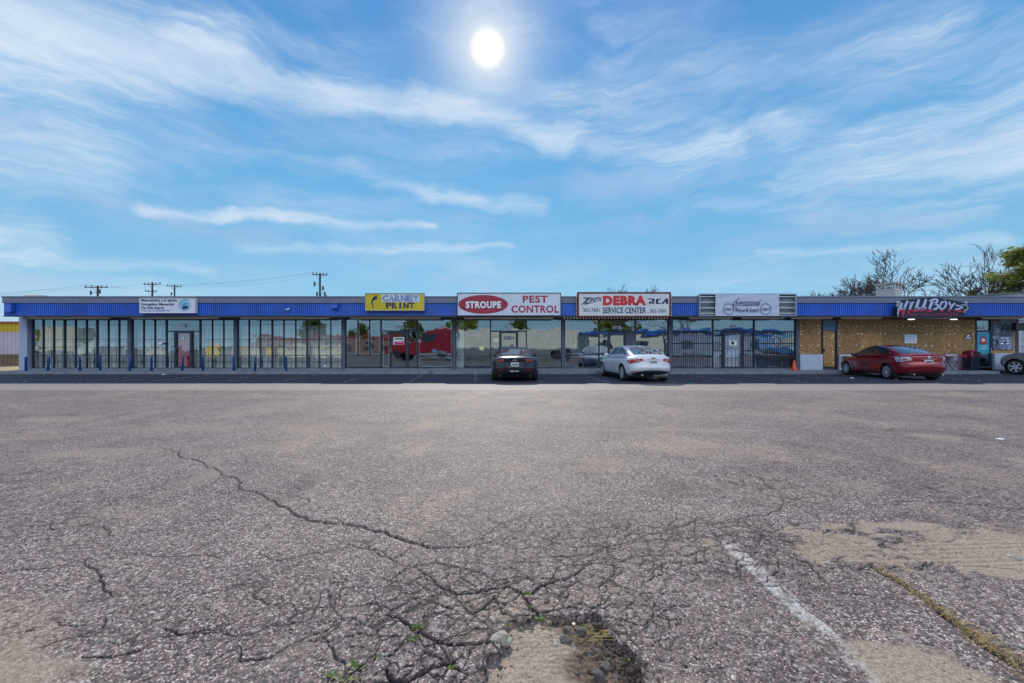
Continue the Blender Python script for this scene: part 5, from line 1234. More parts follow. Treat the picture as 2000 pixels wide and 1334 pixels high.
    for wx in (wf, wr):
        for s in (-1, 1):
            n = 18; y0, y1 = s*(Wd*.60), s*(Wd*.955); vs = []
            for k in range(n+1):
                t = -.5+(PI+1.0)*k/n; vs += [(wx+Ra*1.01*math.cos(t), y0, Rw+Ra*1.01*math.sin(t)), (wx+Ra*1.01*math.cos(t), y1, Rw+Ra*1.01*math.sin(t))]
            mb.add(vs, [(2*k, 2*k+1, 2*k+3, 2*k+2) for k in range(n)]+[tuple(2*k for k in range(n+1))])
    mb.box(-L/2+.5, L/2-.5, -Wd*.62, Wd*.62, .17, .32); mb.build('underbody', M_axle, root)
    # glass
    ga = lambda x: (x-g0)/(g1-g0)*2-1
    for (x0, x1, x2, x3, w0, w1) in sp['rear_glass']:
        patch(house, 'top', [(ga(x0), -w0), (ga(x0), w0), (ga(x1), w1), (ga(x1), -w1)], 16, 10, .006).build('rear_window', M_cglass, root, smooth=True)
    x0, x1 = sp['windscreen']; patch(house, 'top', [(ga(x0), -.86), (ga(x0), .86), (ga(x1), .93), (ga(x1), -.93)], 14, 8, .006).build('windscreen', M_cglass, root, smooth=True)
    for side in ('L', 'R'):
        for q in sp['side_glass']:
            patch(house, side, [(ga(a), c) for a, c in q], 12, 6, .006).build('side_window', M_cglass, root, smooth=True)
    if sp.get('chrome_trim'):
        for side in ('L', 'R'):
            mb = MB()
            for q in sp['chrome_trim']: addp(mb, house, side, [(ga(a), c) for a, c in q], nu=14, nv=1, off=.010)
            mb.build('window_trim', M_chrome, root, smooth=True)
    # door seams
    ba = lambda x: x/(L/2)
    for side in ('L', 'R'):
        mb = MB()
        for q in sp['seams']: addp(mb, body, side, [(ba(a), c) for a, c in q], nu=2, nv=10, off=.003)
        mb.build('door_seam', M_seam, root)
        for hx in sp['handles']:
            h_ = MB(); addp(h_, body, side, [(ba(hx-.09), .62), (ba(hx+.09), .62), (ba(hx+.09), .70), (ba(hx-.09), .70)], nu=4, nv=2, off=.025); h_.build('door_handle', sp.get('handle_mat', sp['paint']), root, smooth=True)
    # mirrors
    for s in (-1, 1):
        c = Vector((sp['mirror'][0], s*(wb_*.98+.11), sp['mirror'][1])); mb = MB(); mb.lathe([(.01, -.11), (.055, -.10), (.075, -.04), (.075, .03), (.05, .09), (.01, .10)], (0, 0, 0), 14)
        mb.v = [(c.x+a*.9+(.02 if a > 0 else 0), c.y+z_, c.z+b*.95) for a, b, z_ in mb.v]; mb.tube([(c.x, s*wb_*.9, c.z-.05), (c.x, c.y, c.z-.02)], .025, 6); mb.build('wing_mirror', sp.get('mirror_mat', sp['paint']), root, smooth=True)
    # wheels: tyre with a rim as its own piece
    for wx in (wf, wr):
        for s in (-1, 1):
            yc = s*(Wd-.115); w2 = .108; c = (wx, yc, Rw)
            t = MB().lathe([(Rw*.60, -w2*.9), (Rw*.72, -w2), (Rw*.93, -w2), (Rw*.985, -w2*.86), (Rw, -w2*.5), (Rw, w2*.5), (Rw*.985, w2*.86), (Rw*.93, w2), (Rw*.72, w2), (Rw*.60, w2*.9)], c, 36, 'y').build('wheel', M_tyre, root, smooth=True)
            rm = MB(); yo = yc+s*w2*.80; r0 = Rw*.70; ns = sp['spokes']; n = 40
            ringp = [(r0*1.0, w2*.98), (r0*.93, w2*1.02), (r0*.89, w2*.7), (r0*.87, -w2*.6)]
            vs = []; 
            for (rr_, h) in ringp:
                for k in range(n): tt = 2*PI*k/n; vs.append((wx+rr_*math.cos(tt), yc+s*h, Rw+rr_*math.sin(tt)))
            rm.add(vs, [(i*n+k, i*n+(k+1) % n, (i+1)*n+(k+1) % n, (i+1)*n+k) for i in range(3) for k in range(n)])
            rm.lathe([(r0*.03, -.012), (r0*.20, -.012), (r0*.20, .012), (r0*.16, .02), (r0*.02, .022)] if s > 0 else [(r0*.02, -.022), (r0*.16, -.02), (r0*.20, -.012), (r0*.20, .012), (r0*.03, .012)], (wx, yo, Rw), 16, 'y')
            for k in range(ns):
                tt = 2*PI*k/ns+.3; dx, dz = math.cos(tt), math.sin(tt); px, pz = -dz, dx; wi, wo = sp['spw']
                pts = [(r0*.14, wi), (r0*.92, wo)]; vv = []
                for yy in (yo-.012*s, yo+.012*s):
                    for r_, w_ in pts:
                        for sg in (-1, 1): vv.append((wx+dx*r_+px*w_*sg, yy+(s*.006 if r_ > .1 else 0), Rw+dz*r_+pz*w_*sg))
                rm.add(vv, [(0, 1, 3, 2), (4, 6, 7, 5), (0, 2, 6, 4), (1, 5, 7, 3), (2, 3, 7, 6)])
            rm.build('rim', M_rim, t)
            MB().lathe([(Rw*.60, -.006), (Rw*.60, .006)], (wx, yc+s*.0, Rw), 24, 'y').build('brake_disc', M_well, t)
    for nm, mt, F, face, q, off in sp['details']:
        mb = MB(); addp(mb, body if F == 'b' else house, face, q, nu=10, nv=5, off=off); mb.build(nm, mt, root, smooth=True)
    # number plate and badge stand on the rear face
    def rp(b, c): return body(-1, b, c)
    (bb, c0, c1) = sp['plate']; zc = body(-1, 0, (c0+c1)/2); 
    pl = MB().box(zc.x-.018, zc.x+.02, -.155, .155, zc.z-.075, zc.z+.075).build('number_plate', M_plate, root)
    rr = random.Random(2); mb = MB(); yy = .12
    for k in range(7):
        mb.box(zc.x-.021, zc.x-.0185, yy-.026, yy, zc.z-.032, zc.z+.034) if rr.random() < .35 else mb.box(zc.x-.021, zc.x-.0185, yy-.026, yy, zc.z-.032, zc.z+.03).box(zc.x-.0215, zc.x-.0205, yy-.019, yy-.007, zc.z-.015, zc.z+.018)
        yy -= .036
    mb.build('plate_characters', M_navy, pl)
    return root, body, house, patch, addp
white = paint('white_car_paint', (.72, .74, .78), 0, .35); black = paint('black_car_paint', (.010, .013, .028), .2, .22); redp = paint('red_car_paint', (.28, .005, .016), .25, .2); silver = paint('silver_car_paint', (.30, .32, .38), .6, .35)
def place(root, x, y, deg): root.location = (x, y, 0); root.rotation_euler = (0, 0, R(deg)); return root
# dark coupe seen from behind
sp = dict(name='coupe', label='dark two-door coupe parked nose-in, seen from behind', L=4.78, W=1.91, H=1.38, Rw=.345, wf=1.42, wr=-1.30, paint=black,
    top=[(-2.45, 1.0), (-2.25, 1.035), (-1.9, 1.045), (-1.3, 1.03), (-.8, .98), (0, .95), (.8, .98), (1.5, .95), (2.1, .84), (2.45, .66)], bot=[(-2.45, .34), (-2.1, .22), (-1.5, .19), (1.8, .17), (2.45, .24)],
    rearx=[(0, -2.24), (.18, -2.33), (.35, -2.39), (.5, -2.38), (.75, -2.36), (.92, -2.36), (1, -2.30)], frontx=[(0, 2.25), (.3, 2.39), (.6, 2.37), (.85, 2.28), (1, 2.1)], crown=.06, kr=.20,
    roof=[(-1.80, 1.02), (-1.3, 1.17), (-.8, 1.32), (-.3, 1.375), (.1, 1.36), (.5, 1.24), (1.05, .99)], belt=[(-1.8, 1.0), (0, .98), (1.05, .98)], gw=(.80, .56),
    rear_glass=[(-1.62, -.72, 0, 0, .84, .78)], windscreen=(.92, .22), side_glass=[[(-.75, -.1), (.75, -.35), (.2, .78), (-.55, .82)], [(-1.25, -.1), (-.85, -.1), (-.68, .72), (-.9, .6)]],
    seams=[[(-.72, -.85), (-.70, -.85), (-.66, .9), (-.68, .9)], [(.85, -.85), (.87, -.85), (.9, .9), (.88, .9)]], handles=[-.52], mirror=(.55, 1.02), mirror_mat=black, spokes=5, spw=(.05, .035),
    details=[('rear_panel', M_well, 'b', 'rear', [(-.80, .36), (.80, .36), (.80, .74), (-.80, .74)], .006)] +
            [('tail_lamp', M_tail, 'b', 'rear', [(s*a, .42), (s*(a+.055), .42), (s*(a+.05), .70), (s*(a-.005), .70)], .02) for s in (-1, 1) for a in (.52, .62, .72)] +
            [('reflector', M_tail, 'b', 'rear', [(s*.52, -.48), (s*.74, -.48), (s*.74, -.40), (s*.52, -.40)], .012) for s in (-1, 1)] +
            [('bumper_valance', M_valance, 'b', 'rear', [(-.82, -.98), (.82, -.98), (.84, -.36), (-.84, -.36)], .004)] +
            [('boot_seam', M_seam, 'b', 'rear', [(-.8, -.02), (.8, -.02), (.8, .0), (-.8, .0)], .007)],
    plate=(0, .02, .20))
car, bf, hf, pt, ap = make_car(sp); place(car, XX(1005, 18.5), 18.45, 90)
mb = MB().lathe([(.002, -.01), (.05, -.008), (.05, 0)], (0, 0, 0), 12, 'y'); c = bf(-1, 0, .56)   # running-horse style badge, a stretched blob
mb = MB(); mb.poly([(-.10, -.01), (-.06, .02), (-.02, .015), (.03, .03), (.08, .025), (.11, .035), (.06, .005), (.03, -.02), (.0, -.01), (-.05, -.015)], -.03, -.012)
mb.v = [(c.x+b_, -a_, c.z+d_) for a_, b_, d_ in mb.v]; mb.build('badge', M_chrome, car)
mb = MB()
for i in range(7): mb.box(bf(-1, 0, -.62).x-.012, bf(-1, 0, -.62).x-.006, .155-i*.045-(.03 if i > 3 else 0), .185-i*.045-(.03 if i > 3 else 0), bf(-1, 0, -.62).z-.022, bf(-1, 0, -.62).z+.022)
mb.build('bumper_lettering', M_white, car)
for s in (-1, 1): MB().lathe([(.045, -.06), (.05, .0), (.04, .0), (.036, .05)], (-2.32, s*.60, .27), 14, 'x').build('exhaust_pipe', M_axle, car)
# white saloon
lampL = [('tail_lamp', M_tail, 'b', 'rear', [(s*.46, .46), (s*.985, .20), (s*.985, .62), (s*.50, .68)], .012) for s in (-1, 1)]
sp = dict(name='saloon', label='white four-door saloon parked left of the barred venue window', L=4.92, W=1.86, H=1.46, Rw=.335, wf=1.44, wr=-1.39, paint=white,
    top=[(-2.5, 1.03), (-2.3, 1.085), (-2.0, 1.085), (-1.4, 1.02), (-.6, .97), (.6, .95), (1.2, .96), (1.8, .88), (2.3, .75), (2.5, .64)], bot=[(-2.5, .40), (-2.25, .26), (-1.6, .20), (1.8, .18), (2.5, .25)],
    rearx=[(0, -2.26), (.12, -2.36), (.3, -2.44), (.45, -2.42), (.6, -2.37), (.85, -2.39), (.95, -2.40), (1, -2.34)], frontx=[(0, 2.3), (.3, 2.46), (.6, 2.44), (.85, 2.34), (1, 2.15)], crown=.05, kr=.22,
    roof=[(-2.15, 1.05), (-1.6, 1.20), (-1.1, 1.36), (-.5, 1.45), (-.1, 1.46), (.35, 1.42), (.8, 1.24), (1.45, .98)], belt=[(-2.15, 1.03), (-1, 1.0), (0, .97), (1.45, .96)], gw=(.80, .58),
    rear_glass=[(-1.98, -1.02, 0, 0, .88, .80)], windscreen=(1.30, .42), side_glass=[[(-.22, -.35), (.98, -.45), (.42, .80), (-.18, .84)], [(-1.10, -.25), (-.30, -.35), (-.27, .84), (-.92, .80)], [(-1.52, -.18), (-1.16, -.22), (-1.0, .72), (-1.22, .55)]],
    chrome_trim=[[(-1.6, -.42), (1.05, -.56), (1.05, -.50), (-1.6, -.34)]],
    seams=[[(-.27, -.85), (-.25, -.85), (-.22, .9), (-.24, .9)], [(.98, -.85), (1.0, -.85), (1.0, .9), (.98, .9)], [(-1.05, -.1), (-1.035, -.1), (-1.22, .95), (-1.24, .95)]], handles=[-.05, -1.0], mirror=(.85, 1.03), spokes=10, spw=(.022, .016),
    details=lampL+[('tail_lamp_side', M_tail, 'b', sd, [(-.99, .30), (-.90, .48), (-.90, .60), (-.99, .60)], .012) for sd in ('L', 'R')] +
        [('tail_lamp_lens', M_lens, 'b', 'rear', [(s*.58, .48), (s*.80, .45), (s*.80, .52), (s*.60, .55)], .016) for s in (-1, 1)] +
        [('bumper_valance', M_valance, 'b', 'rear', [(-.86, -.97), (.86, -.97), (.97, -.62), (-.97, -.62)], .008)] +
        [('reflector', M_tail, 'b', 'rear', [(s*.74, -.66), (s*.93, -.64), (s*.93, -.56), (s*.76, -.58)], .014) for s in (-1, 1)] +
        [('boot_seam', M_seam, 'b', 'rear', q, .004) for q in ([(-.52, .02), (.52, .02), (.52, .045), (-.52, .045)], [(-.72, .24), (-.52, .02), (-.52, .045), (-.71, .26)], [(.72, .24), (.52, .02), (.52, .045), (.71, .26)], [(-.30, .52), (.30, .52), (.30, .545), (-.30, .545)])],
    plate=(0, .16, .40))
car, bf, hf, pt, ap = make_car(sp); place(car, 5.34, 18.32, 94)
c = bf(-1, 0, .70); mb = MB().box(c.x-.022, c.x+.01, -.085, .085, c.z-.014, c.z+.014).box(c.x-.0235, c.x+.01, -.035, .035, c.z-.028, c.z+.028); b_ = mb.build('badge', pmat('gold_badge', (.50, .28, .06), .25, .8), car)
MB().lathe([(.05, 0), (.03, .04), (.008, .075)], (-.95, 0, 1.385), 8).build('antenna', white, car, smooth=True)
MB().lathe([(.14, -.30), (.15, -.28), (.15, .28), (.14, .30)], (-2.05, -.38, .30), 14, 'y').build('silencer', pmat('dull_exhaust_steel', (.25, .25, .26), .5, .5), car); MB().lathe([(.035, -.2), (.035, .1)], (-2.22, .45, .29), 12, 'x').build('exhaust_pipe', M_steel, car)
# red saloon
sp = dict(name='saloon', label='red four-door saloon parked in front of the boarded restaurant', L=4.82, W=1.80, H=1.475, Rw=.325, wf=1.42, wr=-1.36, paint=redp,
    top=[(-2.45, 1.06), (-2.25, 1.115), (-2.0, 1.115), (-1.5, 1.06), (-.6, .99), (.6, .96), (1.2, .97), (1.8, .90), (2.2, .80), (2.45, .66)], bot=[(-2.45, .38), (-2.2, .25), (-1.6, .20), (1.8, .18), (2.45, .25)],
    rearx=[(0, -2.24), (.15, -2.34), (.35, -2.40), (.48, -2.38), (.6, -2.33), (.85, -2.35), (.96, -2.37), (1, -2.30)], frontx=[(0, 2.25), (.3, 2.41), (.6, 2.39), (.85, 2.28), (1, 2.1)], crown=.05, kr=.24,
    roof=[(-2.05, 1.08), (-1.5, 1.26), (-1.0, 1.41), (-.5, 1.47), (-.1, 1.475), (.3, 1.43), (.8, 1.24), (1.45, .99)], belt=[(-2.05, 1.05), (-1, 1.02), (0, .98), (1.45, .97)], gw=(.77, .56),
    rear_glass=[(-1.86, -.98, 0, 0, .88, .78)], windscreen=(1.30, .38), side_glass=[[(-.20, -.35), (1.0, -.45), (.42, .78), (-.14, .84)], [(-1.05, -.25), (-.28, -.35), (-.23, .84), (-.85, .78)], [(-1.38, -.2), (-1.10, -.22), (-.92, .72), (-1.12, .55)]],
    chrome_trim=[[(-1.48, -.40), (1.05, -.56), (1.05, -.51), (-1.48, -.34)], [(-1.48, -.38), (-1.40, -.38), (-1.10, .66), (-1.18, .66)], [(-1.14, .62), (-.90, .82), (-.88, .90), (-1.16, .70)], [(-.90, .84), (.1, .88), (.1, .93), (-.90, .90)]],
    seams=[[(-.25, -.85), (-.23, -.85), (-.20, .9), (-.22, .9)], [(.98, -.85), (1.0, -.85), (1.0, .9), (.98, .9)], [(-1.0, -.1), (-.985, -.1), (-1.18, .95), (-1.2, .95)]], handles=[-.03, -.95], mirror=(.85, 1.03), mirror_mat=black, spokes=14, spw=(.012, .010),
    details=[('tail_lamp', M_lens, 'b', 'rear', [(s*.62, .40), (s*.985, .28), (s*.985, .80), (s*.72, .74)], .012) for s in (-1, 1)] +
        [('tail_lamp_side', M_lens, 'b', sd, [(-.99, .30), (-.93, .36), (-.84, .80), (-.99, .78)], .012) for sd in ('L', 'R')] +
        [('tail_lamp_bulb', M_tail, 'b', 'rear', [(s*.80, .42), (s*.93, .42), (s*.93, .60), (s*.80, .60)], .02) for s in (-1, 1)] +
        [('chrome_strip', M_chrome, 'b', 'rear', [(-.34, .47), (.34, .47), (.34, .53), (-.34, .53)], .022)] +
        [('boot_lip', M_dred, 'b', 'rear', [(-.66, .86), (.66, .86), (.64, .93), (-.64, .93)], .018)] +
        [('boot_seam', M_seam, 'b', 'rear', [(-.62, -.10), (.62, -.10), (.62, -.08), (-.62, -.08)], .004)],
    plate=(0, .08, .34))
car, bf, hf, pt, ap = make_car(sp); place(car, 17.25, 18.85, 80)
c = bf(-1, 0, .68); MB().lathe([(.055, -.012), (.062, -.006), (.062, .01)], (c.x-.015, 0, c.z), 18, 'x').build('badge', M_chrome, car)
for s in (-1, 1): MB().lathe([(.035, -.1), (.035, .1)], (-2.22, s*.5, .27), 12, 'x').build('exhaust_pipe', M_steel, car)
# silver crossover, only its front shows at the right edge
sp = dict(name='crossover', label='silver crossover at the right edge, only its front wheel and bonnet showing', L=4.75, W=1.88, H=1.70, Rw=.37, wf=1.46, wr=-1.40, paint=silver,
    top=[(-2.4, 1.0), (-2.2, 1.12), (-1.4, 1.14), (0, 1.12), (.9, 1.15), (1.5, 1.13), (2.0, 1.06), (2.4, .92)], bot=[(-2.4, .40), (-2.1, .28), (1.8, .26), (2.4, .34)],
    rearx=[(0, -2.2), (.3, -2.36), (.7, -2.33), (1, -2.2)], frontx=[(0, 2.2), (.3, 2.37), (.6, 2.37), (.85, 2.28), (1, 2.1)], crown=.05,
    roof=[(-2.25, 1.12), (-2.0, 1.45), (-1.6, 1.62), (-.8, 1.70), (0, 1.69), (.45, 1.55), (1.2, 1.12)], belt=[(-2.25, 1.1), (1.2, 1.1)], gw=(.82, .62),
    rear_glass=[(-2.16, -1.85, 0, 0, .85, .80)], windscreen=(1.08, .42), side_glass=[[(-.2, -.5), (.85, -.55), (.35, .8), (-.15, .86)], [(-1.2, -.5), (-.28, -.5), (-.24, .86), (-1.15, .84)]],
    seams=[[(-.25, -.85), (-.23, -.85), (-.2, .9), (-.22, .9)], [(.9, -.85), (.92, -.85), (.92, .9), (.9, .9)]], handles=[-.05, -.95], mirror=(.75, 1.2), spokes=6, spw=(.05, .035),
    details=[('headlamp', M_lens, 'b', 'front', [(s*.55, .35), (s*.96, .35), (s*.96, .68), (s*.6, .62)], .012) for s in (-1, 1)]+[('grille', M_well, 'b', 'front', [(-.4, -.3), (.4, -.3), (.45, .4), (-.45, .4)], .008)],
    plate=(0, .1, .3))
car, bf, hf, pt, ap = make_car(sp); place(car, 26.34, 19.22, 97)
# ------------------------------------------------------------------ neighbours, poles, trees
def ribbed(name, mat, parent, x0, x1, y, z0, z1, pit=.3, d=.03):
    r0, r1 = [], []; n = int((x1-x0)/pit)
    for i in range(n):
        for f, q in ((0, 0), (.42, 0), (.47, -d), (.53, -d), (.58, 0)): r0.append((x0+(i+f)*pit, y+q, z0)); r1.append((x0+(i+f)*pit, y+q, z1))
    r0.append((x0+n*pit, y, z0)); r1.append((x0+n*pit, y, z1))
    return MB().grid([r0, r1]).build(name, mat, parent)
Y = 30.0; r = empty('metal_shed', (-45, Y, 0)); tag(r, 'low metal building with yellow band and pinkish walls at the left edge', 'building')
x1 = XX(66, Y); x0 = -62
M_pk = pmat('pinkish_metal_siding', (.50, .42, .50), .6, .1, .1, 1, dirt=((.30, .22, .15), 2, .4)); M_ye = pmat('yellow_metal_siding', (.50, .36, .01), .5, .1, .1, 1); M_br = pmat('rusty_brown_siding', (.17, .11, .07), .8, 0, .3, 1.5)
ribbed('wall', M_pk, r, x0, x1, Y, ZZ(692, Y), ZZ(648, Y), .3); ribbed('yellow_band', M_ye, r, x0, x1, Y-.01, ZZ(648, Y), ZZ(631.5, Y), .3); ribbed('brown_base', M_br, r, x0, x1, Y-.012, -.05, ZZ(692, Y), .3)
MB().box(x0, x1+.05, Y-.12, Y+8, ZZ(631.5, Y), ZZ(628, Y)).build('roof', pmat('red_roof_trim', (.35, .05, .06), .5), r); MB().box(x1-.1, x1, Y+.02, Y+8, 0, ZZ(631.5, Y)).build('side_wall', M_pk, r)
# far metal building and the side yard on the right
Y = 42.0; r = empty('metal_warehouse', (60, Y, 0)); tag(r, 'pale ribbed metal warehouse with green roof edge behind the right end', 'building')
M_ws = pmat('pale_grey_siding', (.34, .36, .40), .6, .1, .08, .8); M_wg = pmat('green_roof_edge', (.10, .16, .12), .5)
n = 160; r0, r1 = [], []
for i in range(n):
    for f, q in ((0, 0), (.4, 0), (.47, -.04), (.53, -.04), (.6, 0)):
        x = XX(1862, Y)+(i+f)*.3; zt = ZZ(583, Y)+(x-XX(1862, Y))*.085; r0.append((x, Y+q, 0)); r1.append((x, Y+q, min(zt, 9)))
MB().grid([r0, r1]).build('wall', M_ws, r)
xa, xb = XX(1862, Y), XX(1862, Y)+30; za, zb = ZZ(583, Y), ZZ(583, Y)+30*.085
MB().add([(xa, Y-.15, za), (xb, Y-.15, zb), (xb, Y+14, zb), (xa, Y+14, za), (xa, Y-.15, za+.13), (xb, Y-.15, zb+.13), (xb, Y+14, zb+.13), (xa, Y+14, za+.13)], [(0,3,2,1),(4,5,6,7),(0,1,5,4),(1,2,6,5),(2,3,7,6),(3,0,4,7)]).build('roof', M_wg, r)
Y = 24.6; r = empty('metal_shed', (XX(1990, Y), Y, 0)); tag(r, 'pale ribbed metal wall just past the restaurant corner', 'building')
ribbed('wall', pmat('pale_siding', (.46, .48, .54), .6, .1, .08, 1), r, XX(1893, Y), 60, Y, 0, ZZ(626, Y), .28, .03)
MB().box(XX(1893, Y), 60, Y-.05, Y-.03, ZZ(673, Y), ZZ(671.6, Y)).build('rail', M_white, r); MB().box(XX(1893, Y), 60, Y-.1, Y+8, ZZ(626, Y), ZZ(624, Y)).build('roof', M_ws, r)
# utility poles and wires
M_wood = pmat('weathered_pole_wood', (.055, .045, .05), .9, var=.3, vs=4); M_ins = pmat('grey_insulator', (.06, .06, .07), .4)
PT = {}
def pole(key, px, pytop, Y, arms, label, extra=()):
    x = XX(px, Y); zt = ZZ(pytop, Y); r = empty('utility_pole', (x, Y, 0)); tag(r, label, 'utility pole', 'utility poles behind the shops')
    MB().lathe([(.19, -.1), (.12, zt-.05), (.10, zt)], (x, Y, 0), 10).build('pole', M_wood, r, smooth=True); PT[key] = []
    for a, b, py, tilt in arms:
        X0, X1, z = XX(a, Y), XX(b, Y), ZZ(py, Y)
        mb = MB(); q = MB().box(X0, X1, Y-.18, Y-.07, -.06, .06); mb.add([(v[0], v[1], v[2]+z+(v[0]-x)*tilt) for v in q.v], q.f)
        mb.tube([(x, Y-.15, z-.75), (x+(X1-x)*.5, Y-.15, z+(X1-x)*.5*tilt)], .02, 4).tube([(x, Y-.15, z-.75), (x+(X0-x)*.5, Y-.15, z+(X0-x)*.5*tilt)], .02, 4)
        ca = mb.build('crossarm', M_wood, r)
        for t in (.04, .3, .72, .96):
            xx = X0+(X1-X0)*t; zz = z+.06+(xx-x)*tilt; MB().lathe([(.03, 0), (.03, .08), (.08, .10), (.08, .15), (.045, .2), (.06, .26), (.02, .30)], (xx, Y-.12, zz), 8).build('insulator', M_ins, ca); PT[key].append(Vector((xx, Y-.12, zz+.28)))
    for dx, dz in extra:
        MB().lathe([(.10, -.3), (.12, -.25), (.12, .25), (.09, .32)], (x+dx, Y-.15, zt-dz), 10).build('cutout_switch', M_ins, r); MB().tube([(x, Y-.1, zt-dz), (x+dx, Y-.15, zt-dz)], .025, 5).build('bracket', M_ins, r)
    return r
pole('a', 191, 558, 62, [(167, 212, 561.5, 0)], 'utility pole farthest left, single wide crossarm', [(-.9, 1.1), (.45, .9)])
pole('b', 297.5, 551, 72, [(282, 315, 555.5, .02), (284.5, 307, 569.5, -.05)], 'utility pole with two crossarms above the church sign')
pole('c', 341, 556, 80, [(327, 356, 559.5, -.06)], 'utility pole with one drooping crossarm right of the church sign', [(-.5, 1.8)])
pole('d', 625, 533, 58, [(611, 640, 537, -.05)], 'tallest utility pole, behind the blue band left of the print sign', [(-.7, 1.6), (.5, 2.2), (.75, 3.0), (.9, 3.5), (-.35, 3.0)])
def wire(p, q, sag, r=.009):
    return [p.lerp(q, t/16)-Vector((0, 0, sag*4*(t/16)*(1-t/16))) for t in range(17)], r
k = 0; wl = ['overhead wires running left from the first utility pole', 'overhead wires between the first and second utility poles', 'overhead wires between the second and third utility poles', 'overhead wires between the third and tallest utility poles']
for (a, b), l in zip((('z', 'a'), ('a', 'b'), ('b', 'c'), ('c', 'd')), wl):
    PT.setdefault('z', [Vector((-95, 60, 8.5+i*.1)) for i in range(4)])
    mb = MB()
    for i in (0, 1, 3): pts, rr_ = wire(PT[a][i], PT[b][i], .5+.12*i); mb.tube(pts, rr_, 4, cap=False)
    tag(mb.build('overhead_wire', pmat('wire_rubber', (.03, .03, .035), 1.0, spec=0.0), org=PT[a][0]), l, 'wire', 'overhead wires')
# bare trees
M_bark = pmat('winter_bark', (.050, .036, .042), .9, var=.3, vs=3); M_twig = pmat('reddish_twigs', (.070, .045, .050), .9, var=.3, vs=2)
def bare_tree(x, y, h, spread, seed, label, lean=0.0, levels=6, trunk_r=.28, group=None, tr_frac=.28, density=1.0):
    rr = random.Random(seed); r = empty('bare_tree', (x, y, 0)); tag(r, label, 'tree', group)
    tk, tw_ = MB(), MB()
    def grow(p, d, L, rad, lev):
        n = 4 if lev < 3 else 3; pts = [p]; rs = [rad]; dd = d.copy(); q = p.copy()
        for i in range(n):
            dd = (dd+Vector((rr.gauss(0, .16), rr.gauss(0, .16), rr.gauss(.03, .10)))).normalized(); q = q+dd*L/n; pts.append(q.copy()); rs.append(rad*(1-.42*(i+1)/n))
        (tk if lev < 2 else tw_).tube(pts, rs, 7 if lev < 2 else (5 if lev < 4 else 3), cap=False)
        if lev >= levels: return
        nb = (5 if lev == 0 else rr.choice((2, 3, 3))) if lev < 4 else rr.choice((2, 3))
        for k in range(nb):
            t = rr.uniform(.45, 1.0) if k else 1.0; i = min(n, max(1, int(round(t*n)))); bp = pts[i]; az_ = rr.uniform(0, 2*PI); tilt = rr.uniform(.35, .8)*spread*(1.0 if k else .45)
            o1 = dd.orthogonal().normalized(); o2 = dd.cross(o1); nd = (dd*math.cos(tilt)+(o1*math.cos(az_)+o2*math.sin(az_))*math.sin(tilt)); nd.z = nd.z*.9+.10; nd.normalize()
            grow(bp, nd, L*rr.uniform(.62, .86), max(.022, rs[i]*rr.uniform(.55, .8)), lev+1)
    grow(Vector((x, y, -.1)), Vector((lean, 0, 1)).normalized(), h*tr_frac, trunk_r, 0)
    k = h/max(v[2] for v in tw_.v)
    for m in (tk, tw_): m.v = [(x+(a-x)*k, y+(b-y)*k, c*k) for a, b, c in m.v]
    tk.build('trunk', M_bark, r); tw_.build('crown', M_twig, r); return r
bare_tree(XX(1800, 46), 46, 12.0, 1.05, 12, 'wide bare winter tree behind the roof vent and restaurant sign', levels=7, trunk_r=.3)
bare_tree(XX(1702, 48), 48, 9.0, 1.15, 5, 'lower bare tree left of the roof vent', levels=7, trunk_r=.2)
bare_tree(XX(1852, 50), 50, 13.2, .8, 33, 'bare tree leaning right between the wide bare tree and the evergreen', lean=.35, levels=7, trunk_r=.26)
bare_tree(XX(1882, 54), 54, 9.0, .9, 41, 'small bare tree in front of the evergreen', lean=.1, levels=6, trunk_r=.16)
bare_tree(XX(1228, 70), 70, 12.6, .75, 8, 'thin bare treetop showing above the repair service sign', levels=7, trunk_r=.22)
# evergreens: leaf clumps spread through the crown
def leaf_mat(name, a, b):
    m = bpy.data.materials.new(name); m.use_nodes = True; t = m.node_tree; h = G(t); bb = t.nodes['Principled BSDF']; co = h.n('ShaderNodeTexCoord').outputs['Object']
    h.put(bb.inputs['Base Color'], h.mix(h.rng(h.noise(co, 1.3, 5, .7), .35, .65), a, b)); bb.inputs['Roughness'].default_value = .65
    bb.inputs['Subsurface Weight'].default_value = 0
    tl = h.n('ShaderNodeBsdfTranslucent'); h.put(tl.inputs[0], h.mix(.5, a, (.75, .75, .06))); mx = h.n('ShaderNodeMixShader'); mx.inputs[0].default_value = .6
    t.links.new(bb.outputs[0], mx.inputs[1]); t.links.new(tl.outputs[0], mx.inputs[2]); t.links.new(mx.outputs[0], t.nodes['Material Output'].inputs[0]); return m
M_leaf = leaf_mat('evergreen_leaves', (.10, .15, .03), (.34, .35, .06))
def leafy(mb, c, rad, n, rr, ls=.12):
    for _ in range(n):
        d = Vector((rr.gauss(0, 1), rr.gauss(0, 1), rr.gauss(0, 1))).normalized()*rad*rr.random()**.4; d.z *= .6; p = c+d
        a = Vector((rr.gauss(0, 1), rr.gauss(0, 1), rr.gauss(0, 1))).normalized(); b = a.orthogonal().normalized(); s = ls*rr.uniform(.6, 1.4)
        mb.add([p+a*s, p+b*s*.55, p-a*s, p-b*s*.55], [(0, 1, 2, 3)])
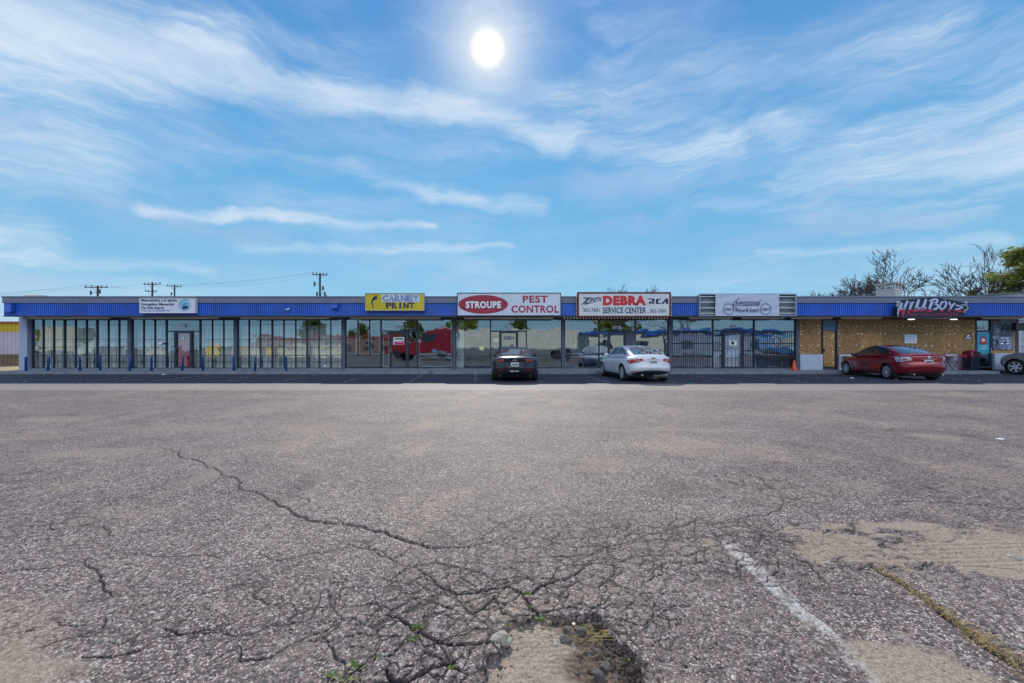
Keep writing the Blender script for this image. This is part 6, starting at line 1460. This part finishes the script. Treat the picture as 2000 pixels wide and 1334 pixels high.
def evergreen(x, y, h, w, seed, label, z0=.35, ncl=90, nl=90, group=None, mesh=None, ls=.12):
    rr = random.Random(seed); r = empty('evergreen_tree', (x, y, 0)); tag(r, label, 'tree', group)
    tk, cr_ = MB(), MB(); tk.tube([(x, y, -.1), (x+.1, y, h*.4), (x-.1, y, h*.75), (x, y, h*.95)], [.3, .22, .12, .04], 8)
    for i in range(ncl):
        t = rr.random()**.8; z = h*(z0+(1-z0)*t); env = w*math.sin(PI*min(.97, max(.12, .25+.72*t)))**.8*(.75+.3*math.sin(i*1.7)); a = rr.uniform(0, 2*PI); rad = env*rr.uniform(.35, 1.0)
        c = Vector((x+rad*math.cos(a), y+rad*math.sin(a), z+rr.uniform(-.3, .3))); tk.tube([(x, y, z-rad*.35), tuple(Vector((x, y, z)).lerp(c, .6)-Vector((0, 0, .1))), tuple(c)], [.06, .035, .015], 4, cap=False); leafy(cr_, c, rr.uniform(.35, .75)*w/3, nl, rr, ls)
    tk.build('trunk', M_bark, r); cr_.build('crown', M_leaf, r); return r
evergreen(XX(1990, 44), 44, 11.6, 3.9, 3, 'tall yellow-green evergreen at the right edge behind the warehouse', z0=.30, ncl=120, nl=110, ls=.15)
evergreen(XX(1893, 47), 47, 7.6, 1.9, 14, 'small round yellow-green tree between the bare trees and the tall evergreen', z0=.5, ncl=34, nl=80, ls=.14)
# ------------------------------------------------------------------ across the street, mirrored in the shop windows
M_tr_red = paint('red_truck_paint', (.26, .008, .02), .1, .3); M_trl = pmat('cream_trailer_panel', (.62, .57, .47), .5, .1, .08, 1)
def semi(x0, Y, label, cab=M_tr_red, trailer=M_trl, flip=1, Lt=14.6, group=None):
    """cab at the left end of the trailer, side facing the shops; built in local axes then turned"""
    r = empty('truck', (x0, Y, 0)); tag(r, label, 'truck', group)
    X = lambda a: x0+a*flip
    tb = MB(); tb.box(X(0), X(Lt), Y-1.28, Y+1.28, 1.15, 3.45)
    for i in range(int(Lt/.6)): tb.box(X(.3+i*.6), X(.34+i*.6), Y+1.281, Y+1.30, 1.2, 3.4)
    t = tb.build('trailer', trailer, r); MB().box(X(.0), X(Lt), Y+1.285, Y+1.32, 1.1, 1.25).build('side_rail', M_steel, t)
    X0_ = X; X = lambda a: X0_(a if a > -.99 else -1-(a+1)*-1.5)
    cb = MB(); cb.poly([(X(-1.0), 1.1), (X(-1.0), 3.7), (X(-2.2), 3.75), (X(-3.4), 2.9), (X(-3.5), 2.15), (X(-5.6), 1.95), (X(-5.9), 1.7), (X(-5.9), .6), (X(-1.0), .6)], Y-1.2, Y+1.2); c = cb.build('cab', cab, r); bevel(c, .12, 3)
    gl = MB(); gl.poly([(X(-2.3), 2.2), (X(-2.3), 2.95), (X(-3.2), 2.85), (X(-3.3), 2.2)], Y+1.205, Y+1.22); gl.build('side_window', M_cglass, c)
    MB().box(X(-5.95), X(-5.91), Y-.7, Y+.7, .8, 1.7).build('grille', M_chrome, c); MB().lathe([(.3, -.9), (.32, -.8), (.32, .8), (.3, .9)], (X(-2.0), Y+1.15, .75), 14, 'x').build('fuel_tank', M_chrome, r)
    MB().tube([(X(-1.15), Y+1.1, 1), (X(-1.15), Y+1.1, 4.1)], .08, 8).build('exhaust_stack', M_chrome, r)
    for a in (-5.0, -1.9, -.7, Lt-1.2, Lt-2.5):
        for s in (-1, 1):
            w = MB().lathe([(.3, -.14), (.5, -.14), (.52, -.1), (.52, .1), (.5, .14), (.3, .14)], (X(a), Y+s*1.08, .52), 20, 'y').build('wheel', M_tyre, r, smooth=True); MB().lathe([(.05, -.12), (.28, -.12), (.28, .12), (.05, .12)], (X(a), Y+s*1.08, .52), 14, 'y').build('rim', M_rim, w)
    return r
semi(-6.4, -7.0, 'red lorry with cream trailer across the road, seen mirrored in the windows')
def shed(x0, x1, Y, h, wm, rm, label, band=None):
    r = empty('roadside_building', ((x0+x1)/2, Y, 0)); tag(r, label, 'building')
    ribs = []
    MB().box(x0, x1, Y-12, Y, 0, h).build('wall', wm, r); MB().box(x0-.3, x1+.3, Y-12.3, Y+.4, h+.004, h+.35).build('roof', rm, r)
    for i in range(int((x1-x0)/5)): MB().box(x0+1.5+i*5, x0+3.5+i*5, Y+.004, Y+.05, .9, 2.3).build('window', M_cglass, r)
    return r
M_bro = pmat('blue_metal_roof', (.02, .10, .42), .4, .2); M_tan = pmat('tan_wall', (.52, .42, .28), .8)
shed(11, 22, -14, 3.2, M_trl, M_bro, 'cream shed with blue roof across the road, mirrored in the service shop windows'); shed(-60, -24, -50, 3.6, pmat('dull_brick_wall', (.22, .13, .11), .9), pmat('dark_red_fascia', (.30, .03, .03), .6), 'long low brick building far across the road')
shed(26, 44, -22, 3.6, pmat('grey_blue_wall', (.25, .28, .38), .8), M_bro, 'grey shed with a blue roof far right across the road')
# tan goods boxes along the far kerb and yellow panel vans
def crate_van(x, Y, L, label, body=M_tan, cabm=M_trl, group='box vans across the road', hh=4.1):
    r = empty('box_van', (x, Y, 0)); tag(r, label, 'van', group)
    b = MB().box(x, x+L, Y-1.1, Y+1.1, .75, hh).build('cargo_box', body, r); bevel(b, .05, 2)
    cb = MB(); cb.poly([(x+L+.02, .5), (x+L+.02, 2.1), (x+L+.7, 2.05), (x+L+1.2, 1.4), (x+L+1.8, 1.25), (x+L+1.85, .5)], Y-.95, Y+.95); c = cb.build('cab', cabm, r); bevel(c, .06, 2)
    g_ = MB(); g_.poly([(x+L+.2, 1.35), (x+L+.2, 1.9), (x+L+.65, 1.88), (x+L+1.05, 1.38)], Y+.955, Y+.965); g_.build('side_window', M_cglass, c)
    for a in (.8, L+1.1):
        for s in (-1, 1): MB().lathe([(.2, -.1), (.36, -.1), (.38, 0), (.36, .1), (.2, .1)], (x+a, Y+s*.95, .38), 16, 'y').build('wheel', M_tyre, r, smooth=True)
M_yv = pmat('yellow_van_paint', (.70, .42, .03), .4)
crate_van(-67, -15, 5, 'tan box van farthest left across the road', M_tan); crate_van(-79, -17, 7, 'yellow box van left of the tan one across the road', M_yv)
for i, (x, L, b, l) in enumerate(((-52, 3.0, M_tan, 'tan block opposite the church door'), (-43, 1.6, M_yv, 'small yellow bin among the tan blocks'), (-39.5, 3.4, M_tan, 'first long tan block from the left'), (-35.6, 2.0, M_yv, 'wider yellow bin among the tan blocks'), (-33, 4, M_tan, 'second long tan block'), (-28.4, 4.4, M_tan, 'third long tan block, nearest the red lorry'))):
    o = MB(); o.poly([(x, -.02), (x+.12, 1.25), (x+L-.12, 1.32), (x+L, -.02)], -14.6, -13.6).box(x+.1, x+L-.1, -14.7, -13.5, 1.325, 1.42); tag(bevel(o.build('waste_skip', b, org=(x, -14, 0)), .04, 2), l+' across the road', 'skip', 'skips across the road')
lab = ['leftmost evergreen across the road', 'second evergreen across the road', 'third evergreen across the road', 'evergreen behind the cream trailer cab', 'evergreen behind the cream trailer', 'evergreen between the sheds across the road']
pe = evergreen(-52, -62, 8.5, 4.2, 21, lab[0], z0=.25, ncl=70, nl=40, ls=.35, group='evergreens across the road')
for i, (x, y, s) in enumerate(((-38, -60, .85), (-27, -64, 1.1), (-12, -55, 1.2), (2, -58, 1.0), (24, -48, 1.25))):
    c = pe.copy(); COL.objects.link(c); c.location = (x, y, 0); c.scale = (s, s, s); c.rotation_euler = (0, 0, i*1.3); tag(c, lab[i+1])
    for ch in pe.children: d = ch.copy(); COL.objects.link(d); d.parent = c
bare_tree(17, -24, 12, 1.0, 77, 'bare street tree opposite the service shop', levels=6, group='bare trees across the road'); bare_tree(30, -26, 12, 1.0, 78, 'bare street tree opposite the venue', levels=6, group='bare trees across the road')
# ------------------------------------------------------------------ things in the near asphalt
M_stone = pmat('asphalt_lump', (.10, .09, .085), .9, var=.4, vs=25, bump=.8, bs=120); M_conc = pmat('concrete_lump', (.34, .31, .25), .9, var=.2, vs=20, bump=.6, bs=90); M_clod = pmat('dark_soil_clod', (.055, .040, .030), .95, var=.4, vs=30, bump=.8, bs=120)
def lump_geo(mb, c, s, rr, flat=.7, sub=2):
    bm = bmesh.new(); bmesh.ops.create_icosphere(bm, subdivisions=sub, radius=1)
    ph = [rr.uniform(0, 6) for _ in range(6)]; sx, sy = rr.uniform(.8, 1.3), rr.uniform(.7, 1.1); a = rr.uniform(0, PI)
    vs = []
    for v in bm.verts:
        k = 1+.16*math.sin(3*v.co.x+ph[0])*math.cos(2.7*v.co.y+ph[1])+.12*math.sin(5*v.co.z+ph[2]+3*v.co.x)+rr.uniform(-.09, .09)
        q = Vector((v.co.x*sx, v.co.y*sy, v.co.z*flat))*k*s; q.rotate(Matrix.Rotation(a, 3, 'Z')); vs.append(q+c)
    fs = [tuple(v.index for v in f.verts) for f in bm.faces]; bm.free(); mb.add(vs, fs)
def lump(px, py, s, mat, label, name='asphalt_chunk', flat=.6, group=None, dz=0.0, cat='rubble'):
    gx, gy = G0(px, py); rr = random.Random(int(px*7+py)); mb = MB(); lump_geo(mb, Vector((gx, gy, s*flat*.4-.018+dz)), s, rr, flat, 3)
    return tag(mb.build(name, mat, org=(gx, gy, 0)), label, cat, group)
T3 = lambda x, y: (750+x*.3, 1100+y*.3)
lump(*T3(765, 490), .046, M_conc, 'rounded pale concrete lump at the left rim of the pothole', 'concrete_lump', .62)
LP = [((1195, 425), .028, M_stone, 'dark asphalt chunk under the top rim of the pothole, left of its neighbour'), ((1275, 430), .036, M_stone, 'largest dark asphalt chunk under the top rim of the pothole'), ((1185, 488), .032, M_stone, 'asphalt chunk beside the white pebble in the pothole'), ((1395, 400), .034, M_clod, 'brown clod in the top right corner of the pothole'), ((1340, 570), .018, M_stone, 'small dark chunk on the loose soil in the middle'), ((1395, 560), .020, M_stone, 'small dark chunk right of the middle of the soil'), ((1450, 660), .030, M_stone, 'round dark chunk low on the soil slope'), ((1400, 725), .038, M_stone, 'big dark chunk at the bottom edge of the photo'), ((1255, 695), .016, M_stone, 'lone dark pebble on the tyre-marked sand'), ((1480, 620), .018, M_clod, 'dark chunk near the right rim of the pothole'), ((1340, 690), .017, M_clod, 'small chunk left of the round dark chunk'), ((1510, 735), .02, M_stone, 'dark chunk at the bottom right rim')]
for (p, s, m, l) in LP: lump(*T3(*p), s*.9, m, l, group='rubble in the pothole')
lump(*T3(1122, 515), .020, M_white, 'white square pebble on the pothole sand', 'white_pebble', .6) if False else lump(*T3(1122, 515), .016, M_conc, 'pale squarish pebble on the pothole sand', 'pebble', .6); lump(*T3(1235, 375), .012, M_cream, 'pale wood splinter under the pothole rim', 'wood_splinter', .5)
lump(1979, 1088, .035, M_conc, 'pale stone on the big sand patch at the right edge', 'stone', .6, cat='stone'); lump(1267, 1240, .014, M_conc, 'small pale stone right of the faded line top', 'stone', .6, cat='stone') if False else None
lump(60, 1229, .020, M_clod, 'small dark stone on the left foreground asphalt', 'stone', .6, cat='stone'); lump(1768, 1242, .018, M_conc, 'small pale stone by the lower sand patch', 'stone', .6, cat='stone')
# fine crumbs nobody could count
mb = MB(); rr = random.Random(11)
for i in range(2200):
    px = rr.gauss(1180+.25*(0), 28); py = rr.uniform(1215, 1420); px += (py-1215)*.18
    if i > 1500: px, py = rr.gauss(1090, 120), rr.uniform(1205, 1420)
    gx, gy = G0(px, py); s = rr.uniform(.002, .006) if rr.random() < .8 else rr.uniform(.007, .014); q = MB(); lump_geo(q, Vector((gx, gy, -.030 if 950 < px < 1215 else 0)), s, rr, .7, 1); mb.add(q.v, q.f)
for i in range(170):
    gx, gy = G0(rr.gauss(1185, 30), rr.uniform(1225, 1420)); gx += .02*(gy < 1.85); q = MB(); lump_geo(q, Vector((gx, gy, -.024)), rr.uniform(.008, .019), rr, .75, 2); mb.add(q.v, q.f)
tag(mb.build('gravel', M_clod, org=(.4, 1.9, 0)), 'loose dark crumbs of asphalt and soil in and around the pothole', 'gravel', None, 'stuff')
mb = MB()
for i in range(2600):
    gx = rr.uniform(-5, 5); gy = rr.uniform(1.4, 5.5); s = rr.uniform(.002, .0055); q = MB(); lump_geo(q, Vector((gx, gy, .002)), s, rr, .7, 1); mb.add(q.v, q.f)
tag(mb.build('grit', M_conc, org=(0, 3, 0)), 'loose pale grit scattered over the near asphalt', 'grit', None, 'stuff')
# dead grass along the seam
M_straw = pmat('dead_straw', (.42, .30, .12), .9, var=.3, vs=30); mb = MB()
for i in range(700):
    t = rr.random(); gx = 2.32-.10*t+rr.gauss(0, .018+.03*t*t); gy = 2.62-.95*t; 
    if rr.random() > .25+.75*t: continue
    a = rr.uniform(0, 2*PI); l = rr.uniform(.02, .065); z = rr.uniform(.0, .012); mb.tube([(gx, gy, z-.015), (gx+l*.5*math.cos(a), gy+l*.5*math.sin(a), z+.008), (gx+l*math.cos(a), gy+l*math.sin(a), z+.002)], [.0012, .001, .0004], 3, cap=False)
for i in range(90):
    gx, gy = G0(rr.gauss(1150, 25), rr.uniform(1215, 1250)); a = rr.uniform(-.4, .8); l = rr.uniform(.02, .05); mb.tube([(gx, gy, -.012), (gx+l*math.cos(a), gy+l*math.sin(a), -.004)], [.0015, .0008], 3, cap=False)
tag(mb.build('dead_grass', M_straw, org=(2.25, 2.1, 0)), 'dead yellow straw caught in the seam and pothole', 'grass', None, 'stuff')
# weeds in the cracks
M_weed = pmat('weed_leaf', (.13, .19, .03), .6, var=.4, vs=60)
WD = [(205, 425, .035, 'widest bright weed tuft, left of the pothole in a curved crack'), (185, 505, .032, 'flat bright weed strip just below the widest tuft'), (30, 468, .014, 'tiny weed at the far left of the cracked area'), (885, 430, .016, 'weed right of the concrete lump'), (1030, 365, .024, 'bright weed at the start of the thick pothole rim'), (965, 285, .018, 'yellowish weed in the crack above the pothole'), (935, 200, .015, 'small weed where the thick cracks meet'), (805, 400, .016, 'weed above the concrete lump'), (515, 600, .014, 'weed at the end of the curved crack'), (445, 685, .018, 'weed low in the crack left of the pothole'), (560, 695, .016, 'pale weed between two cracks'), (1585, 625, .016, 'lone weed on the right rim of the pothole'), (945, 360, .012, 'tiny weed left of the pothole rim'), (1080, 430, .014, 'small weed inside the top of the pothole')]
WL2 = [(1390, 1085, .036, 'tall bright weed at the bottom, left of centre'), (1300, 1132, .036, 'weed cut by the bottom edge of the photo'), (1480, 1052, .022, 'weed right of the tall bright weed'), (1035, 1112, .014, 'tiny weed farthest left at the bottom'), (1770, 1090, .016, 'weed in the crack below the concrete lump'), (1810, 1038, .012, 'tiny weed left below the concrete lump'), (1380, 1140, .03, 'yellowish weed at the very bottom')]
for (x_, y_, s, l), f in [(w, T3) for w in WD]+[(w, lambda a, b: (a*.5, 760+b*.5)) for w in WL2]:
    gx, gy = G0(*f(x_, y_)); mb = MB()
    for i in range(26):
        a = rr.uniform(0, 2*PI); l_ = s*rr.uniform(.4, 1.1); e = rr.uniform(.2, 1.1); bx, by = gx+rr.gauss(0, s*.45), gy+rr.gauss(0, s*.18); d = Vector((math.cos(a)*math.cos(e), math.sin(a)*math.cos(e), math.sin(e))); sd_ = Vector((-math.sin(a), math.cos(a), 0))*l_*.22; b0 = Vector((bx, by, -.004)); m_ = b0+d*l_*.6
        mb.add([b0, m_+sd_, b0+d*l_, m_-sd_], [(0, 1, 2, 3)])
    tag(mb.build('weed', M_weed, org=(gx, gy, 0)), l, 'weed', 'weeds in the cracks')
